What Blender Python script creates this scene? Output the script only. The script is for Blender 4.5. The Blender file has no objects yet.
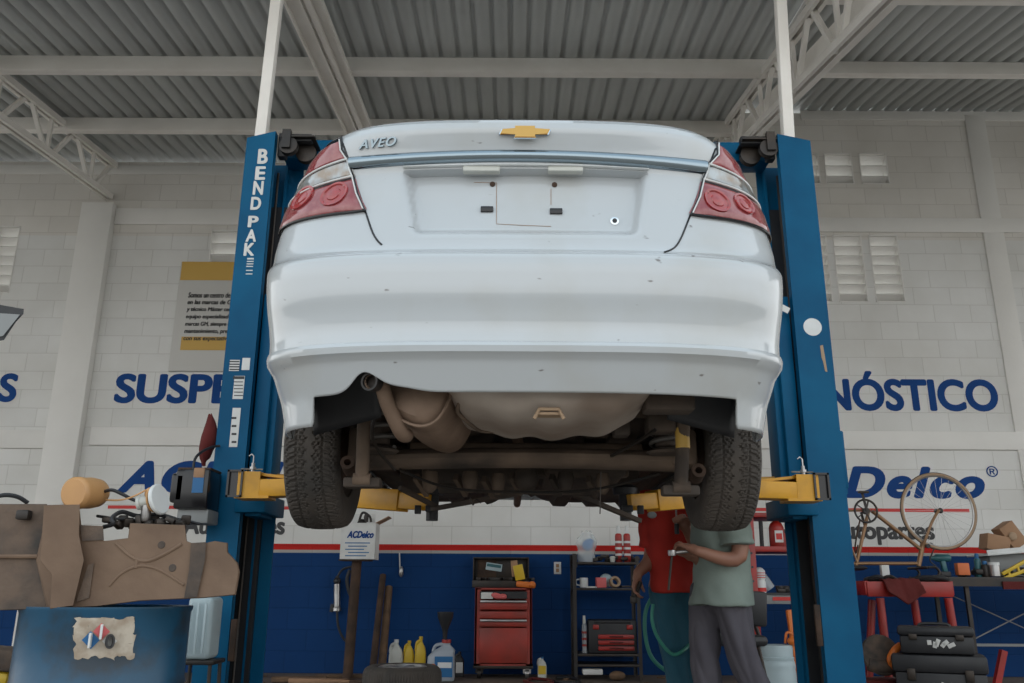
import bpy, bmesh, math, random
from mathutils import Vector, Matrix, noise
R = math.radians
random.seed(7)
C = bpy.context.scene.collection
SC = bpy.context.scene

# ---------------------------------------------------------------- camera
FPX, PITCH, ROLL, CAMZ = 853.0, 16.2, 0.3, 0.85
cam_d = bpy.data.cameras.new('camera'); cam_d.lens = 36.0 * FPX / 1024.0; cam_d.sensor_width = 36.0
cam_d.clip_start = 0.05
cam = bpy.data.objects.new('camera', cam_d); C.objects.link(cam)
CM = Matrix.Translation((0, 0, CAMZ)) @ Matrix.Rotation(R(90 + PITCH), 4, 'X') @ Matrix.Rotation(R(ROLL), 4, 'Z')
cam.matrix_world = CM
SC.camera = cam
CINV = CM.inverted()

# ---------------------------------------------------------------- sky, exposure
w = bpy.data.worlds.new('overcast_sky'); SC.world = w; w.use_nodes = True
nt = w.node_tree; nt.nodes.clear()
wo = nt.nodes.new('ShaderNodeOutputWorld'); bg = nt.nodes.new('ShaderNodeBackground')
tc = nt.nodes.new('ShaderNodeTexCoord'); sx = nt.nodes.new('ShaderNodeSeparateXYZ')
rp = nt.nodes.new('ShaderNodeValToRGB')
nt.links.new(tc.outputs['Generated'], sx.inputs[0]); nt.links.new(sx.outputs['Z'], rp.inputs[0])
nt.links.new(rp.outputs[0], bg.inputs[0]); nt.links.new(bg.outputs[0], wo.inputs[0])
e = rp.color_ramp.elements
e[0].position = 0.0; e[0].color = (0.9, 0.9, 0.88, 1)
e[1].position = 0.75; e[1].color = (0.50, 0.60, 0.68, 1)
n_ = e.new(0.35); n_.color = (1.02, 1.06, 1.08, 1)
bg.inputs[1].default_value = 1.0
SC.view_settings.view_transform = 'Standard'
SC.view_settings.look = 'None'
SC.view_settings.gamma = 1.0
SC.view_settings.use_curve_mapping = False
SC.view_settings.exposure = 0.80

# ---------------------------------------------------------------- helpers
def at(px, py, D):
    """point of the world seen at a pixel of the photograph, on the plane y = D"""
    d = CM.to_3x3() @ Vector(((px - 512) / FPX, -(py - 341.5) / FPX, -1))
    o = CM.translation
    return o + d * ((D - o.y) / d.y)

def proj(p):
    q = CINV @ Vector(p)
    return 512 + FPX * q.x / -q.z, 341.5 - FPX * q.y / -q.z

WORLD = {}
def thing(name, label, cat, loc, group=None):
    o = bpy.data.objects.new(name, None); C.objects.link(o)
    o.location = loc; o.empty_display_size = 0.1
    WORLD[o] = Vector(loc)
    o['label'] = label; o['category'] = cat
    if group: o['group'] = group
    return o

class MB:
    def __init__(s):
        s.bm = bmesh.new()
    def _tf(s, vs, M):
        if M is not None:
            for v in vs: v.co = M @ v.co
    def box(s, c, d, rot=None, bev=0.0, seg=2):
        M = Matrix.Translation(c)
        if rot is not None:
            M = M @ (rot.to_4x4() if isinstance(rot, Matrix) else Matrix.Rotation(rot, 4, 'Z'))
        r = bmesh.ops.create_cube(s.bm, size=1.0, matrix=Matrix.Diagonal((d[0], d[1], d[2], 1)))
        vs = r['verts']
        if bev > 0:
            es = list({e for v in vs for e in v.link_edges})
            q = bmesh.ops.bevel(s.bm, geom=vs + es, offset=min(bev, min(d) * .45), segments=seg, affect='EDGES', profile=0.5)
            vs = list({v for f in q['faces'] for v in f.verts} | {v for v in vs if v.is_valid})
            # gather the whole island
            seen = set(vs); st = list(vs)
            while st:
                v = st.pop()
                for e in v.link_edges:
                    o = e.other_vert(v)
                    if o not in seen: seen.add(o); st.append(o)
            vs = list(seen)
        s._tf(vs, M); return s
    def bar(s, a, b, w, h, bev=0.0, up=(0, 0, 1)):
        a = Vector(a); b = Vector(b); d = (b - a); L = d.length; z = d.normalized()
        u = Vector(up)
        if abs(z.dot(u)) > .95: u = Vector((0, 1, 0))
        x = u.cross(z).normalized(); y = z.cross(x)
        M = Matrix((x, y, z)).transposed()
        return s.box((a + b) / 2, (w, h, L), M, bev)
    def tube(s, pts, r, n=10, closed=False, caps=True):
        pts = [Vector(p) for p in pts]; N = len(pts)
        rs = r if isinstance(r, (list, tuple)) else [r] * N
        T = []
        for i in range(N):
            if closed: t = pts[(i + 1) % N] - pts[i - 1]
            else: t = pts[min(i + 1, N - 1)] - pts[max(i - 1, 0)]
            T.append(t.normalized() if t.length > 1e-9 else Vector((0, 0, 1)))
        u = T[0].orthogonal().normalized(); rings = []
        for i in range(N):
            u = (u - T[i] * u.dot(T[i]))
            u = u.normalized() if u.length > 1e-6 else T[i].orthogonal().normalized()
            v = T[i].cross(u)
            rings.append([s.bm.verts.new(pts[i] + (u * math.cos(a) + v * math.sin(a)) * rs[i])
                          for a in [2 * math.pi * k / n for k in range(n)]])
        M = N if closed else N - 1
        for i in range(M):
            A = rings[i]; B = rings[(i + 1) % N]
            for k in range(n):
                s.bm.faces.new((A[k], A[(k + 1) % n], B[(k + 1) % n], B[k]))
        if caps and not closed:
            s.bm.faces.new(rings[0][::-1]); s.bm.faces.new(rings[-1])
        return s
    def lathe(s, prof, c=(0, 0, 0), n=24, rot=None, cap=True):
        M = Matrix.Translation(c)
        if rot is not None: M = M @ rot.to_4x4()
        rings = []
        for (r, z) in prof:
            rings.append([s.bm.verts.new(M @ Vector((r * math.cos(2 * math.pi * k / n), r * math.sin(2 * math.pi * k / n), z))) for k in range(n)])
        for i in range(len(rings) - 1):
            A, B = rings[i], rings[i + 1]
            for k in range(n): s.bm.faces.new((A[k], A[(k + 1) % n], B[(k + 1) % n], B[k]))
        if cap:
            if prof[0][0] > 1e-5: s.bm.faces.new(rings[0][::-1])
            if prof[-1][0] > 1e-5: s.bm.faces.new(rings[-1])
        return s
    def prism(s, poly, h, M, bev=0.0):
        """polygon in local xy extruded along local z, then M"""
        b = [s.bm.verts.new((p[0], p[1], 0)) for p in poly]
        t = [s.bm.verts.new((p[0], p[1], h)) for p in poly]
        n = len(poly)
        s.bm.faces.new(b[::-1]); s.bm.faces.new(t)
        for i in range(n): s.bm.faces.new((b[i], b[(i + 1) % n], t[(i + 1) % n], t[i]))
        vs = b + t
        if bev > 0:
            es = [e for v in t for e in v.link_edges if e.other_vert(v) in t]
            q = bmesh.ops.bevel(s.bm, geom=list(set(es)), offset=bev, segments=2, affect='EDGES')
            vs = list({v for v in b if v.is_valid} | {v for f in q['faces'] for v in f.verts})
            seen = set(vs); st = list(vs)
            while st:
                v = st.pop()
                for e in v.link_edges:
                    o = e.other_vert(v)
                    if o not in seen: seen.add(o); st.append(o)
            vs = list(seen)
        s._tf(vs, M); return s
    def grid(s, f, nu, nv, loopu=False):
        V = [[s.bm.verts.new(f(i / (nu if loopu else nu), j / nv)) for j in range(nv + 1)] for i in range(nu + (0 if loopu else 1))]
        m = len(V)
        for i in range(nu):
            for j in range(nv):
                try: s.bm.faces.new((V[i][j], V[(i + 1) % m][j], V[(i + 1) % m][j + 1], V[i][j + 1]))
                except ValueError: pass
        return s
    def ell(s, c, r, rot=None, u=16, v=10):
        M = Matrix.Translation(c)
        if rot is not None: M = M @ rot.to_4x4()
        if not hasattr(r, '__len__'): r = (r, r, r)
        bmesh.ops.create_uvsphere(s.bm, u_segments=u, v_segments=v, radius=1.0, matrix=M @ Matrix.Diagonal((r[0], r[1], r[2], 1)))
        return s
    def mesh(s, me, M=None):
        n0 = len(s.bm.verts); s.bm.from_mesh(me); s.bm.verts.ensure_lookup_table()
        s._tf(list(s.bm.verts)[n0:], M); return s
    def build(s, name, mats, parent=None, sharp=38, base=None, recalc=True, merge=False):
        if merge: bmesh.ops.remove_doubles(s.bm, verts=s.bm.verts, dist=1e-5)
        if recalc: bmesh.ops.recalc_face_normals(s.bm, faces=s.bm.faces)
        if parent is not None: o0 = WORLD[parent]
        elif base is not None: o0 = Vector(base)
        else:
            xs = [v.co for v in s.bm.verts]
            o0 = Vector(((min(p.x for p in xs) + max(p.x for p in xs)) / 2, (min(p.y for p in xs) + max(p.y for p in xs)) / 2, min(p.z for p in xs)))
        for v in s.bm.verts: v.co -= o0
        me = bpy.data.meshes.new(name); s.bm.to_mesh(me); s.bm.free()
        for m in (mats if isinstance(mats, list) else [mats]): me.materials.append(m)
        me.polygons.foreach_set('use_smooth', [True] * len(me.polygons))
        me.set_sharp_from_angle(angle=R(sharp))
        o = bpy.data.objects.new(name, me); C.objects.link(o)
        WORLD[o] = o0.copy()
        if parent is not None: o.parent = parent
        else: o.location = o0
        return o

def tag(o, label, cat, group=None, kind=None):
    o['label'] = label; o['category'] = cat
    if group: o['group'] = group
    if kind: o['kind'] = kind
    return o
def struct(o): o['kind'] = 'structure'; return o

def evaluate(o):
    """mesh of an object with its modifiers applied; the object is removed"""
    dg = bpy.context.evaluated_depsgraph_get(); dg.update()
    me = bpy.data.meshes.new_from_object(o.evaluated_get(dg))
    bpy.data.objects.remove(o); return me

def text_mesh(txt, bold=0.0, shear=0.0, spacing=1.0, ext=0.01, res=6):
    cu = bpy.data.curves.new('t', 'FONT'); cu.body = txt; cu.shear = shear
    cu.space_character = spacing; cu.extrude = ext; cu.resolution_u = res
    o = bpy.data.objects.new('t', cu); C.objects.link(o)
    me = evaluate(o)
    if bold <= 0: return me
    bm_ = bmesh.new()
    for k in range(12):                      # heavier strokes: the outline repeated around a small circle
        n0 = len(bm_.verts); bm_.from_mesh(me); bm_.verts.ensure_lookup_table()
        d = Vector((bold * math.cos(k * math.pi / 6), bold * .8 * math.sin(k * math.pi / 6), .05 * k))
        for v in list(bm_.verts)[n0:]: v.co += d
    me2 = bpy.data.meshes.new('t'); bm_.to_mesh(me2); bm_.free(); return me2

def text_fit(mb, txt, lo, hi, y, bold=0.0, shear=0.0, spacing=1.0, thick=0.002, narrow=None):
    """text standing on a wall plane (facing -y): lo, hi = (x, z) corners"""
    me = text_mesh(txt, bold, shear, spacing, .5)
    xs = [v.co.x for v in me.vertices]; ys = [v.co.y for v in me.vertices]
    sx_ = (hi[0] - lo[0]) / (max(xs) - min(xs)); sy_ = (hi[1] - lo[1]) / (max(ys) - min(ys))
    M = Matrix.Translation((lo[0], y, lo[1])) @ Matrix(((sx_, 0, 0, -min(xs) * sx_), (0, 0, -thick, 0), (0, sy_, 0, -min(ys) * sy_), (0, 0, 0, 1)))
    mb.mesh(me, M)

def chain(a, b, n=8, sag=0.0):
    a = Vector(a); b = Vector(b)
    return [a.lerp(b, i / n) + Vector((0, 0, -sag * 4 * (i / n) * (1 - i / n))) for i in range(n + 1)]
def smooth_path(pts, n=6):
    pts = [Vector(p) for p in pts]; out = []
    P = [pts[0]] + pts + [pts[-1]]
    for i in range(1, len(P) - 2):
        a, b, c, d = P[i - 1:i + 3]
        for k in range(n):
            t = k / n
            out.append(0.5 * ((2 * b) + (c - a) * t + (2 * a - 5 * b + 4 * c - d) * t * t + (3 * b - a - 3 * c + d) * t ** 3))
    out.append(pts[-1]); return out
RX = lambda a: Matrix.Rotation(R(a), 3, 'X')
RY = lambda a: Matrix.Rotation(R(a), 3, 'Y')
RZ = lambda a: Matrix.Rotation(R(a), 3, 'Z')

# ---------------------------------------------------------------- materials
def mat(name, col, rough=0.5, metal=0.0, var=None, vscale=4.0, vmix=0.5, bump=0.0, bscale=30.0, coat=0.0, spec=0.5, alpha=1.0, trans=0.0, detail=6.0, lo=0.35, hi=0.65, ior=None):
    m = bpy.data.materials.new(name); m.use_nodes = True
    t = m.node_tree; b = t.nodes['Principled BSDF']
    b.inputs['Base Color'].default_value = (*col, 1); b.inputs['Roughness'].default_value = rough
    b.inputs['Metallic'].default_value = metal; b.inputs['Coat Weight'].default_value = coat
    b.inputs['Coat Roughness'].default_value = 0.05
    b.inputs['Specular IOR Level'].default_value = spec
    b.inputs['Alpha'].default_value = alpha; b.inputs['Transmission Weight'].default_value = trans
    if ior: b.inputs['IOR'].default_value = ior
    tcn = t.nodes.new('ShaderNodeTexCoord')
    if var is not None:
        nz = t.nodes.new('ShaderNodeTexNoise'); nz.inputs['Scale'].default_value = vscale; nz.inputs['Detail'].default_value = detail
        cr = t.nodes.new('ShaderNodeValToRGB'); mx = t.nodes.new('ShaderNodeMix'); mx.data_type = 'RGBA'
        t.links.new(tcn.outputs['Object'], nz.inputs['Vector']); t.links.new(nz.outputs['Fac'], cr.inputs[0])
        cr.color_ramp.elements[0].position = lo; cr.color_ramp.elements[1].position = hi
        cr.color_ramp.elements[0].color = (0, 0, 0, 1); cr.color_ramp.elements[1].color = (vmix, vmix, vmix, 1)
        t.links.new(cr.outputs[0], mx.inputs['Factor'])
        mx.inputs['A'].default_value = (*col, 1); mx.inputs['B'].default_value = (*var, 1)
        t.links.new(mx.outputs['Result'], b.inputs['Base Color'])
    if bump > 0:
        n2 = t.nodes.new('ShaderNodeTexNoise'); n2.inputs['Scale'].default_value = bscale; n2.inputs['Detail'].default_value = 5
        bp = t.nodes.new('ShaderNodeBump'); bp.inputs['Strength'].default_value = bump; bp.inputs['Distance'].default_value = 0.01
        t.links.new(tcn.outputs['Object'], n2.inputs['Vector']); t.links.new(n2.outputs['Fac'], bp.inputs['Height'])
        t.links.new(bp.outputs[0], b.inputs['Normal'])
    return m

WALL_D = 9.5
zb_blue = at(600, 556, WALL_D).z; zr0 = at(600, 554, WALL_D).z; zr1 = at(600, 547, WALL_D).z
def wall_material():
    m = bpy.data.materials.new('painted_block_wall'); m.use_nodes = True
    t = m.node_tree; b = t.nodes['Principled BSDF']; L = t.links; N = t.nodes
    b.inputs['Roughness'].default_value = 0.7; b.inputs['Specular IOR Level'].default_value = 0.2
    g = N.new('ShaderNodeNewGeometry'); s = N.new('ShaderNodeSeparateXYZ'); L.new(g.outputs['Position'], s.inputs[0])
    c = N.new('ShaderNodeCombineXYZ'); L.new(s.outputs['X'], c.inputs[0]); L.new(s.outputs['Z'], c.inputs[1])
    br = N.new('ShaderNodeTexBrick'); L.new(c.outputs[0], br.inputs['Vector'])
    br.inputs['Scale'].default_value = 1.0; br.inputs['Brick Width'].default_value = 0.43; br.inputs['Row Height'].default_value = 0.215
    br.inputs['Mortar Size'].default_value = 0.006; br.inputs['Mortar Smooth'].default_value = 0.6
    br.inputs['Color1'].default_value = (1, 1, 1, 1); br.inputs['Color2'].default_value = (.94, .94, .94, 1); br.inputs['Mortar'].default_value = (.83, .82, .81, 1)
    nz = N.new('ShaderNodeTexNoise'); nz.inputs['Scale'].default_value = 1.3; nz.inputs['Detail'].default_value = 7; L.new(g.outputs['Position'], nz.inputs['Vector'])
    def ramp_const(stops):
        cr = N.new('ShaderNodeValToRGB'); cr.color_ramp.interpolation = 'CONSTANT'
        E = cr.color_ramp.elements
        E[0].position = stops[0][0]; E[0].color = (*stops[0][1], 1); E[1].position = stops[1][0]; E[1].color = (*stops[1][1], 1)
        for p, q in stops[2:]:
            x = E.new(p); x.color = (*q, 1)
        return cr
    mr = N.new('ShaderNodeMath'); mr.operation = 'DIVIDE'; mr.inputs[1].default_value = 8.0; L.new(s.outputs['Z'], mr.inputs[0])
    cr = ramp_const([(0, (0.001, 0.040, 0.155)), (zb_blue / 8, (0.42, 0.41, 0.39)), (zr0 / 8, (0.55, 0.02, 0.015)), (zr1 / 8, (0.78, 0.78, 0.76)), (4.9 / 8, (0.76, 0.735, 0.69))])
    L.new(mr.outputs[0], cr.inputs[0])
    m1 = N.new('ShaderNodeMix'); m1.data_type = 'RGBA'; m1.blend_type = 'MULTIPLY'; m1.inputs['Factor'].default_value = 1
    L.new(cr.outputs[0], m1.inputs['A']); L.new(br.outputs['Color'], m1.inputs['B'])
    r2 = N.new('ShaderNodeValToRGB'); r2.color_ramp.elements[0].position = .3; r2.color_ramp.elements[1].position = .7
    r2.color_ramp.elements[0].color = (.86, .85, .83, 1); r2.color_ramp.elements[1].color = (1, 1, 1, 1)
    L.new(nz.outputs['Fac'], r2.inputs[0])
    m2 = N.new('ShaderNodeMix'); m2.data_type = 'RGBA'; m2.blend_type = 'MULTIPLY'; m2.inputs['Factor'].default_value = 1
    L.new(m1.outputs['Result'], m2.inputs['A']); L.new(r2.outputs[0], m2.inputs['B']); L.new(m2.outputs['Result'], b.inputs['Base Color'])
    bp = N.new('ShaderNodeBump'); bp.inputs['Strength'].default_value = 0.35; bp.inputs['Distance'].default_value = 0.01
    inv = N.new('ShaderNodeMath'); inv.operation = 'SUBTRACT'; inv.inputs[0].default_value = 1; L.new(br.outputs['Fac'], inv.inputs[1])
    ad = N.new('ShaderNodeMath'); ad.operation = 'MULTIPLY_ADD'; n3 = N.new('ShaderNodeTexNoise'); n3.inputs['Scale'].default_value = 25; L.new(g.outputs['Position'], n3.inputs['Vector'])
    ad.inputs[1].default_value = .25; L.new(n3.outputs['Fac'], ad.inputs[0]); L.new(inv.outputs[0], ad.inputs[2])
    L.new(ad.outputs[0], bp.inputs['Height']); L.new(bp.outputs[0], b.inputs['Normal'])
    return m

M = {}
M['wall'] = wall_material()
M['yard'] = mat('bounce_yard_concrete', (.40, .355, .31), .85, var=(.31, .27, .23), vscale=.7)  # unseen yard, tone chosen for light bounced onto roof and car underside
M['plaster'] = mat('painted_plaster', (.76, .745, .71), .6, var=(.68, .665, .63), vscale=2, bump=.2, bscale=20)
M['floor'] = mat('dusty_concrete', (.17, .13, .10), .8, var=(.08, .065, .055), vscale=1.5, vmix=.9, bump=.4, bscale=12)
M['roofmetal'] = mat('galvanised_roof_sheet', (.50, .52, .51), .5, .35, var=(.36, .37, .37), vscale=.8, bump=.05, bscale=6)
M['whitesteel'] = mat('white_painted_steel', (.86, .83, .78), .45, var=(.72, .68, .62), vscale=2.5, bump=.08)
M['blue'] = mat('blue_painted_steel', (.0, .072, .165), .5, var=(.001, .105, .22), vscale=3, vmix=.8, bump=.06, bscale=18, spec=.16)
M['darkblue'] = mat('dark_blue_paint', (.004, .05, .13), .5, var=(.01, .02, .04), vscale=4, vmix=.7)
M['yellow'] = mat('yellow_painted_steel', (.62, .30, .008), .4, var=(.30, .15, .02), vscale=9, vmix=.6, bump=.1, lo=.45, hi=.75)
M['black'] = mat('black_plastic', (.012, .013, .016), .5, var=(.03, .03, .032), vscale=6)
M['blackgloss'] = mat('black_gloss', (.008, .008, .01), .2)
M['darkmetal'] = mat('dark_steel', (.035, .034, .034), .45, .6, var=(.07, .05, .035), vscale=8)
M['steel'] = mat('bare_steel', (.45, .45, .45), .35, .9, var=(.25, .22, .2), vscale=9)
M['chrome'] = mat('chrome', (.62, .68, .72), .12, 1.0, bump=.05, bscale=20)
M['rust'] = mat('rusty_steel', (.085, .048, .03), .8, .2, var=(.03, .02, .015), vscale=7, vmix=.9, bump=.5, bscale=40)
M['under'] = mat('dusty_underbody', (.17, .12, .085), .85, 0, var=(.035, .027, .022), vscale=3.5, vmix=.95, bump=.4, bscale=22)
M['underdark'] = mat('dark_underbody', (.05, .04, .033), .8, 0, var=(.11, .08, .06), vscale=5, vmix=.8, bump=.4)
M['pan'] = mat('dusty_painted_pan', (.42, .36, .31), .6, 0, var=(.24, .18, .14), vscale=3, vmix=.9, bump=.15, bscale=12)
M['muffler'] = mat('dusty_muffler_steel', (.26, .18, .13), .65, .2, var=(.14, .09, .06), vscale=6, vmix=.9, bump=.2)
M['rubber'] = mat('tyre_rubber', (.045, .041, .037), .75, 0, var=(.095, .075, .06), vscale=5, vmix=.55, bump=.2, bscale=60)
M['bluepaint'] = mat('sign_blue_paint', (.001, .045, .20), .6, var=(.002, .06, .25), vscale=3, spec=.2)
M['redpaint'] = mat('sign_red_paint', (.55, .02, .015), .5)
M['blackpaint'] = mat('sign_black_paint', (.02, .02, .022), .5)
M['red'] = mat('red_painted_steel', (.38, .018, .012), .4, var=(.16, .02, .015), vscale=5, vmix=.7, bump=.1)
M['redcab'] = mat('worn_red_cabinet_paint', (.36, .03, .018), .45, var=(.17, .03, .02), vscale=4, vmix=.8, bump=.08)
M['white'] = mat('white_plastic', (.68, .70, .70), .4, var=(.5, .5, .48), vscale=5)
M['paper'] = mat('printed_paper', (.66, .66, .64), .7, var=(.5, .5, .48), vscale=9)
M['gold'] = mat('gold_badge', (.62, .36, .10), .3, .6)
M['signgold'] = mat('sign_gold', (.58, .36, .08), .5)
M['signgrey'] = mat('sign_board', (.55, .54, .51), .5)
M['tankbrown'] = mat('dusty_brown_plastic', (.125, .078, .05), .75, var=(.20, .13, .085), vscale=6, vmix=.7, bump=.25, bscale=25)
M['tankdirt'] = mat('dirt_caked_plastic', (.13, .09, .065), .8, var=(.035, .032, .03), vscale=9, vmix=.9, bump=.5)
M['drum'] = mat('blue_drum_paint', (.006, .065, .13), .35, var=(.02, .025, .03), vscale=5, vmix=.8, bump=.15, bscale=14, lo=.5, hi=.62)
M['amber'] = mat('amber_plastic', (.55, .30, .12), .45, var=(.42, .22, .09), vscale=8, coat=.2)
M['orange'] = mat('orange_plastic', (.65, .16, .02), .45)
M['clear'] = mat('clear_plastic', (.75, .8, .8), .25, alpha=.35)
M['milky'] = mat('milky_plastic', (.55, .56, .52), .4)
M['yellowpl'] = mat('yellow_plastic', (.62, .42, .02), .4)
M['greyblue'] = mat('grey_oil_jug', (.33, .37, .42), .4)
M['pale'] = mat('pale_blue_plastic', (.42, .52, .55), .45, var=(.36, .44, .47), vscale=4)
M['labelblue'] = mat('label_blue', (.01, .12, .30), .5)
M['card'] = mat('brown_cardboard', (.36, .21, .12), .8, var=(.28, .16, .09), vscale=8)
M['wood'] = mat('old_wood', (.17, .10, .055), .8, var=(.08, .05, .03), vscale=9, vmix=.8, bump=.3)
M['redcloth'] = mat('red_shirt_cloth', (.40, .022, .012), .9, var=(.28, .015, .01), vscale=7, bump=.25, bscale=18)
M['greencloth'] = mat('grey_green_shirt_cloth', (.22, .27, .24), .9, var=(.17, .21, .19), vscale=7, bump=.25, bscale=18)
M['jeans'] = mat('blue_jeans', (.012, .075, .115), .9, var=(.03, .10, .14), vscale=6, bump=.3, bscale=22)
M['trousers'] = mat('grey_trousers', (.085, .08, .095), .9, var=(.055, .05, .065), vscale=6, bump=.35, bscale=14)
M['skin'] = mat('skin', (.30, .145, .095), .55, var=(.24, .11, .075), vscale=10)
M['hair'] = mat('black_hair', (.012, .009, .008), .6, bump=.6, bscale=90)
M['maroon'] = mat('maroon_rag', (.11, .013, .011), .9, var=(.08, .01, .008), vscale=8, bump=.4)
M['greenhose'] = mat('green_hose', (.03, .20, .15), .5)
M['teal'] = mat('teal_metal', (.03, .13, .15), .4)
M['glass'] = mat('dark_car_glass', (.02, .025, .03), .05, coat=1)
M['dirtypaper'] = mat('torn_dirty_paper', (.50, .44, .36), .8, var=(.24, .17, .11), vscale=22, vmix=.7)
M['redlens'] = mat('red_lamp_lens', (.22, .016, .024), .10, coat=1, var=(.34, .10, .10), vscale=26, vmix=.8)
M['redlens2'] = mat('bright_red_reflector', (.36, .024, .026), .2, coat=1, var=(.22, .012, .015), vscale=60, vmix=.6)
M['clearlens'] = mat('clear_lamp_lens', (.34, .38, .40), .12, .35, coat=1, var=(.20, .13, .07), vscale=22, vmix=.8)
M['rim'] = mat('dusty_wheel_rim', (.11, .09, .075), .6, .3, var=(.05, .04, .035), vscale=7)
M['bikebrown'] = mat('bronze_bike_paint', (.28, .16, .08), .35, .3)
M['tan'] = mat('tan_tyre_wall', (.36, .25, .16), .7)
M['mesh_grey'] = mat('grey_board', (.24, .25, .25), .6)
M['pink'] = mat('pink_red_card', (.60, .12, .12), .6)

def car_paint():
    m = mat('white_car_paint', (.47, .50, .52), .22, coat=1.0)
    t = m.node_tree; b = t.nodes['Principled BSDF']; L = t.links; N = t.nodes
    tcn = N.new('ShaderNodeTexCoord')
    n1 = N.new('ShaderNodeTexNoise'); n1.inputs['Scale'].default_value = 26; n1.inputs['Detail'].default_value = 2
    mp = N.new('ShaderNodeMapping'); mp.inputs['Scale'].default_value = (.55, 1, 1.3); L.new(tcn.outputs['Object'], mp.inputs[0]); L.new(mp.outputs[0], n1.inputs['Vector'])
    cr = N.new('ShaderNodeValToRGB'); cr.color_ramp.elements[0].position = .724; cr.color_ramp.elements[1].position = .77
    cr.color_ramp.elements[0].color = (0, 0, 0, 1); cr.color_ramp.elements[1].color = (.8, .8, .8, 1); L.new(n1.outputs['Fac'], cr.inputs[0])
    n2 = N.new('ShaderNodeTexNoise'); n2.inputs['Scale'].default_value = 3; n2.inputs['Detail'].default_value = 6; L.new(tcn.outputs['Object'], n2.inputs['Vector'])
    c2 = N.new('ShaderNodeValToRGB'); c2.color_ramp.elements[0].position = .5; c2.color_ramp.elements[1].position = .75
    c2.color_ramp.elements[0].color = (.47, .50, .52, 1); c2.color_ramp.elements[1].color = (.43, .44, .43, 1); L.new(n2.outputs['Fac'], c2.inputs[0])
    mx = N.new('ShaderNodeMix'); mx.data_type = 'RGBA'; L.new(cr.outputs[0], mx.inputs['Factor']); L.new(c2.outputs[0], mx.inputs['A']); mx.inputs['B'].default_value = (.10, .085, .075, 1)
    L.new(mx.outputs['Result'], b.inputs['Base Color'])
    return m
M['car'] = car_paint()
M['darkchrome'] = mat('grey_chrome', (.27, .33, .37), .16, 1.0, bump=.08, bscale=14)
M['spring'] = mat('grey_spring_steel', (.13, .12, .11), .5, .3)
# ================================================================ SETTING
D = WALL_D
RS = 0.116                                  # rise of the main roof towards the wall
def roof_main(y): return CAMZ + 5.05 - RS * (9.5 - y)
def roof_right(y): return CAMZ + 5.80 - 0.21 * (9.5 - y)
XS = 2.42                                   # where the two roofs meet

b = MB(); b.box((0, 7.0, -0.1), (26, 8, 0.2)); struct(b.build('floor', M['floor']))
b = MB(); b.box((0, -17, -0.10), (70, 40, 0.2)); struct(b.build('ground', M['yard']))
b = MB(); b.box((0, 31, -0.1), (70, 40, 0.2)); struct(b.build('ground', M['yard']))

def rect(x0, y0, x1, y1, d=D):
    """pixel rectangle on a wall plane -> xmin, zmin, xmax, zmax"""
    a = at(x0, y1, d); c = at(x1, y0, d)
    return a.x, a.z, c.x, c.z
vents = []   # (x0,z0,x1,z1,slats)
def vent_cell(cx, y0, y1, wpx):
    p0 = at(cx, y0, D); p1 = at(cx, y1, D); q0 = at(cx + wpx, y0, D)
    vents.append((p0.x, p1.z, p0.x + (q0.x - p0.x), p0.z))
for cx in (797, 832, 868): vent_cell(cx, 235, 302, 29)
for cx in (790, 823, 858): vent_cell(cx, 153, 184, 28)
vent_cell(-32, 226, 293, 24); vent_cell(-3, 226, 293, 24)
vent_cell(212, 230, 263, 28); vent_cell(245, 230, 263, 28)

# the back wall: low left part and taller right part, with openings for the block vents
def wall_cells(x0, x1, ztop, holes):
    mb = MB()
    xs = sorted({x0, x1} | {h[0] for h in holes} | {h[2] for h in holes})
    for i in range(len(xs) - 1):
        a, c = xs[i], xs[i + 1]; mid = (a + c) / 2
        hs = sorted([(h[1], h[3]) for h in holes if h[0] < mid < h[2]])
        z = -0.1
        for (h0, h1) in hs + [(ztop, ztop)]:
            if h0 > z: mb.box(((a + c) / 2, D + .09, (z + h0) / 2), (c - a, .18, h0 - z))
            z = h1
    return mb
mb = wall_cells(-13, XS, roof_main(D) - .01, [v for v in vents if v[0] < XS])
struct(mb.build('wall_back', M['wall'], sharp=20))
mb = wall_cells(XS, 13, roof_right(D) - .03, [v for v in vents if v[0] >= XS])
wr = struct(mb.build('wall_back_tall', M['wall'], sharp=20)); wr.name = 'wall_right_bay'
vent_labels = {0: 'louvred block vent nearest the right lift column, in the lower row', 1: 'middle louvred block vent of the lower row right of the lift',
               2: 'rightmost louvred block vent of the lower row right of the lift', 3: 'small upper block vent half behind the right lift column',
               4: 'left of the two small upper block vents right of the lift', 5: 'right of the two small upper block vents right of the lift',
               6: 'outer block vent at the far left end of the wall', 7: 'tall block vent at the left edge of the wall beside the pilaster',
               8: 'short block vent above the gold framed sign', 9: 'short block vent mostly behind the left lift column'}
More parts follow.
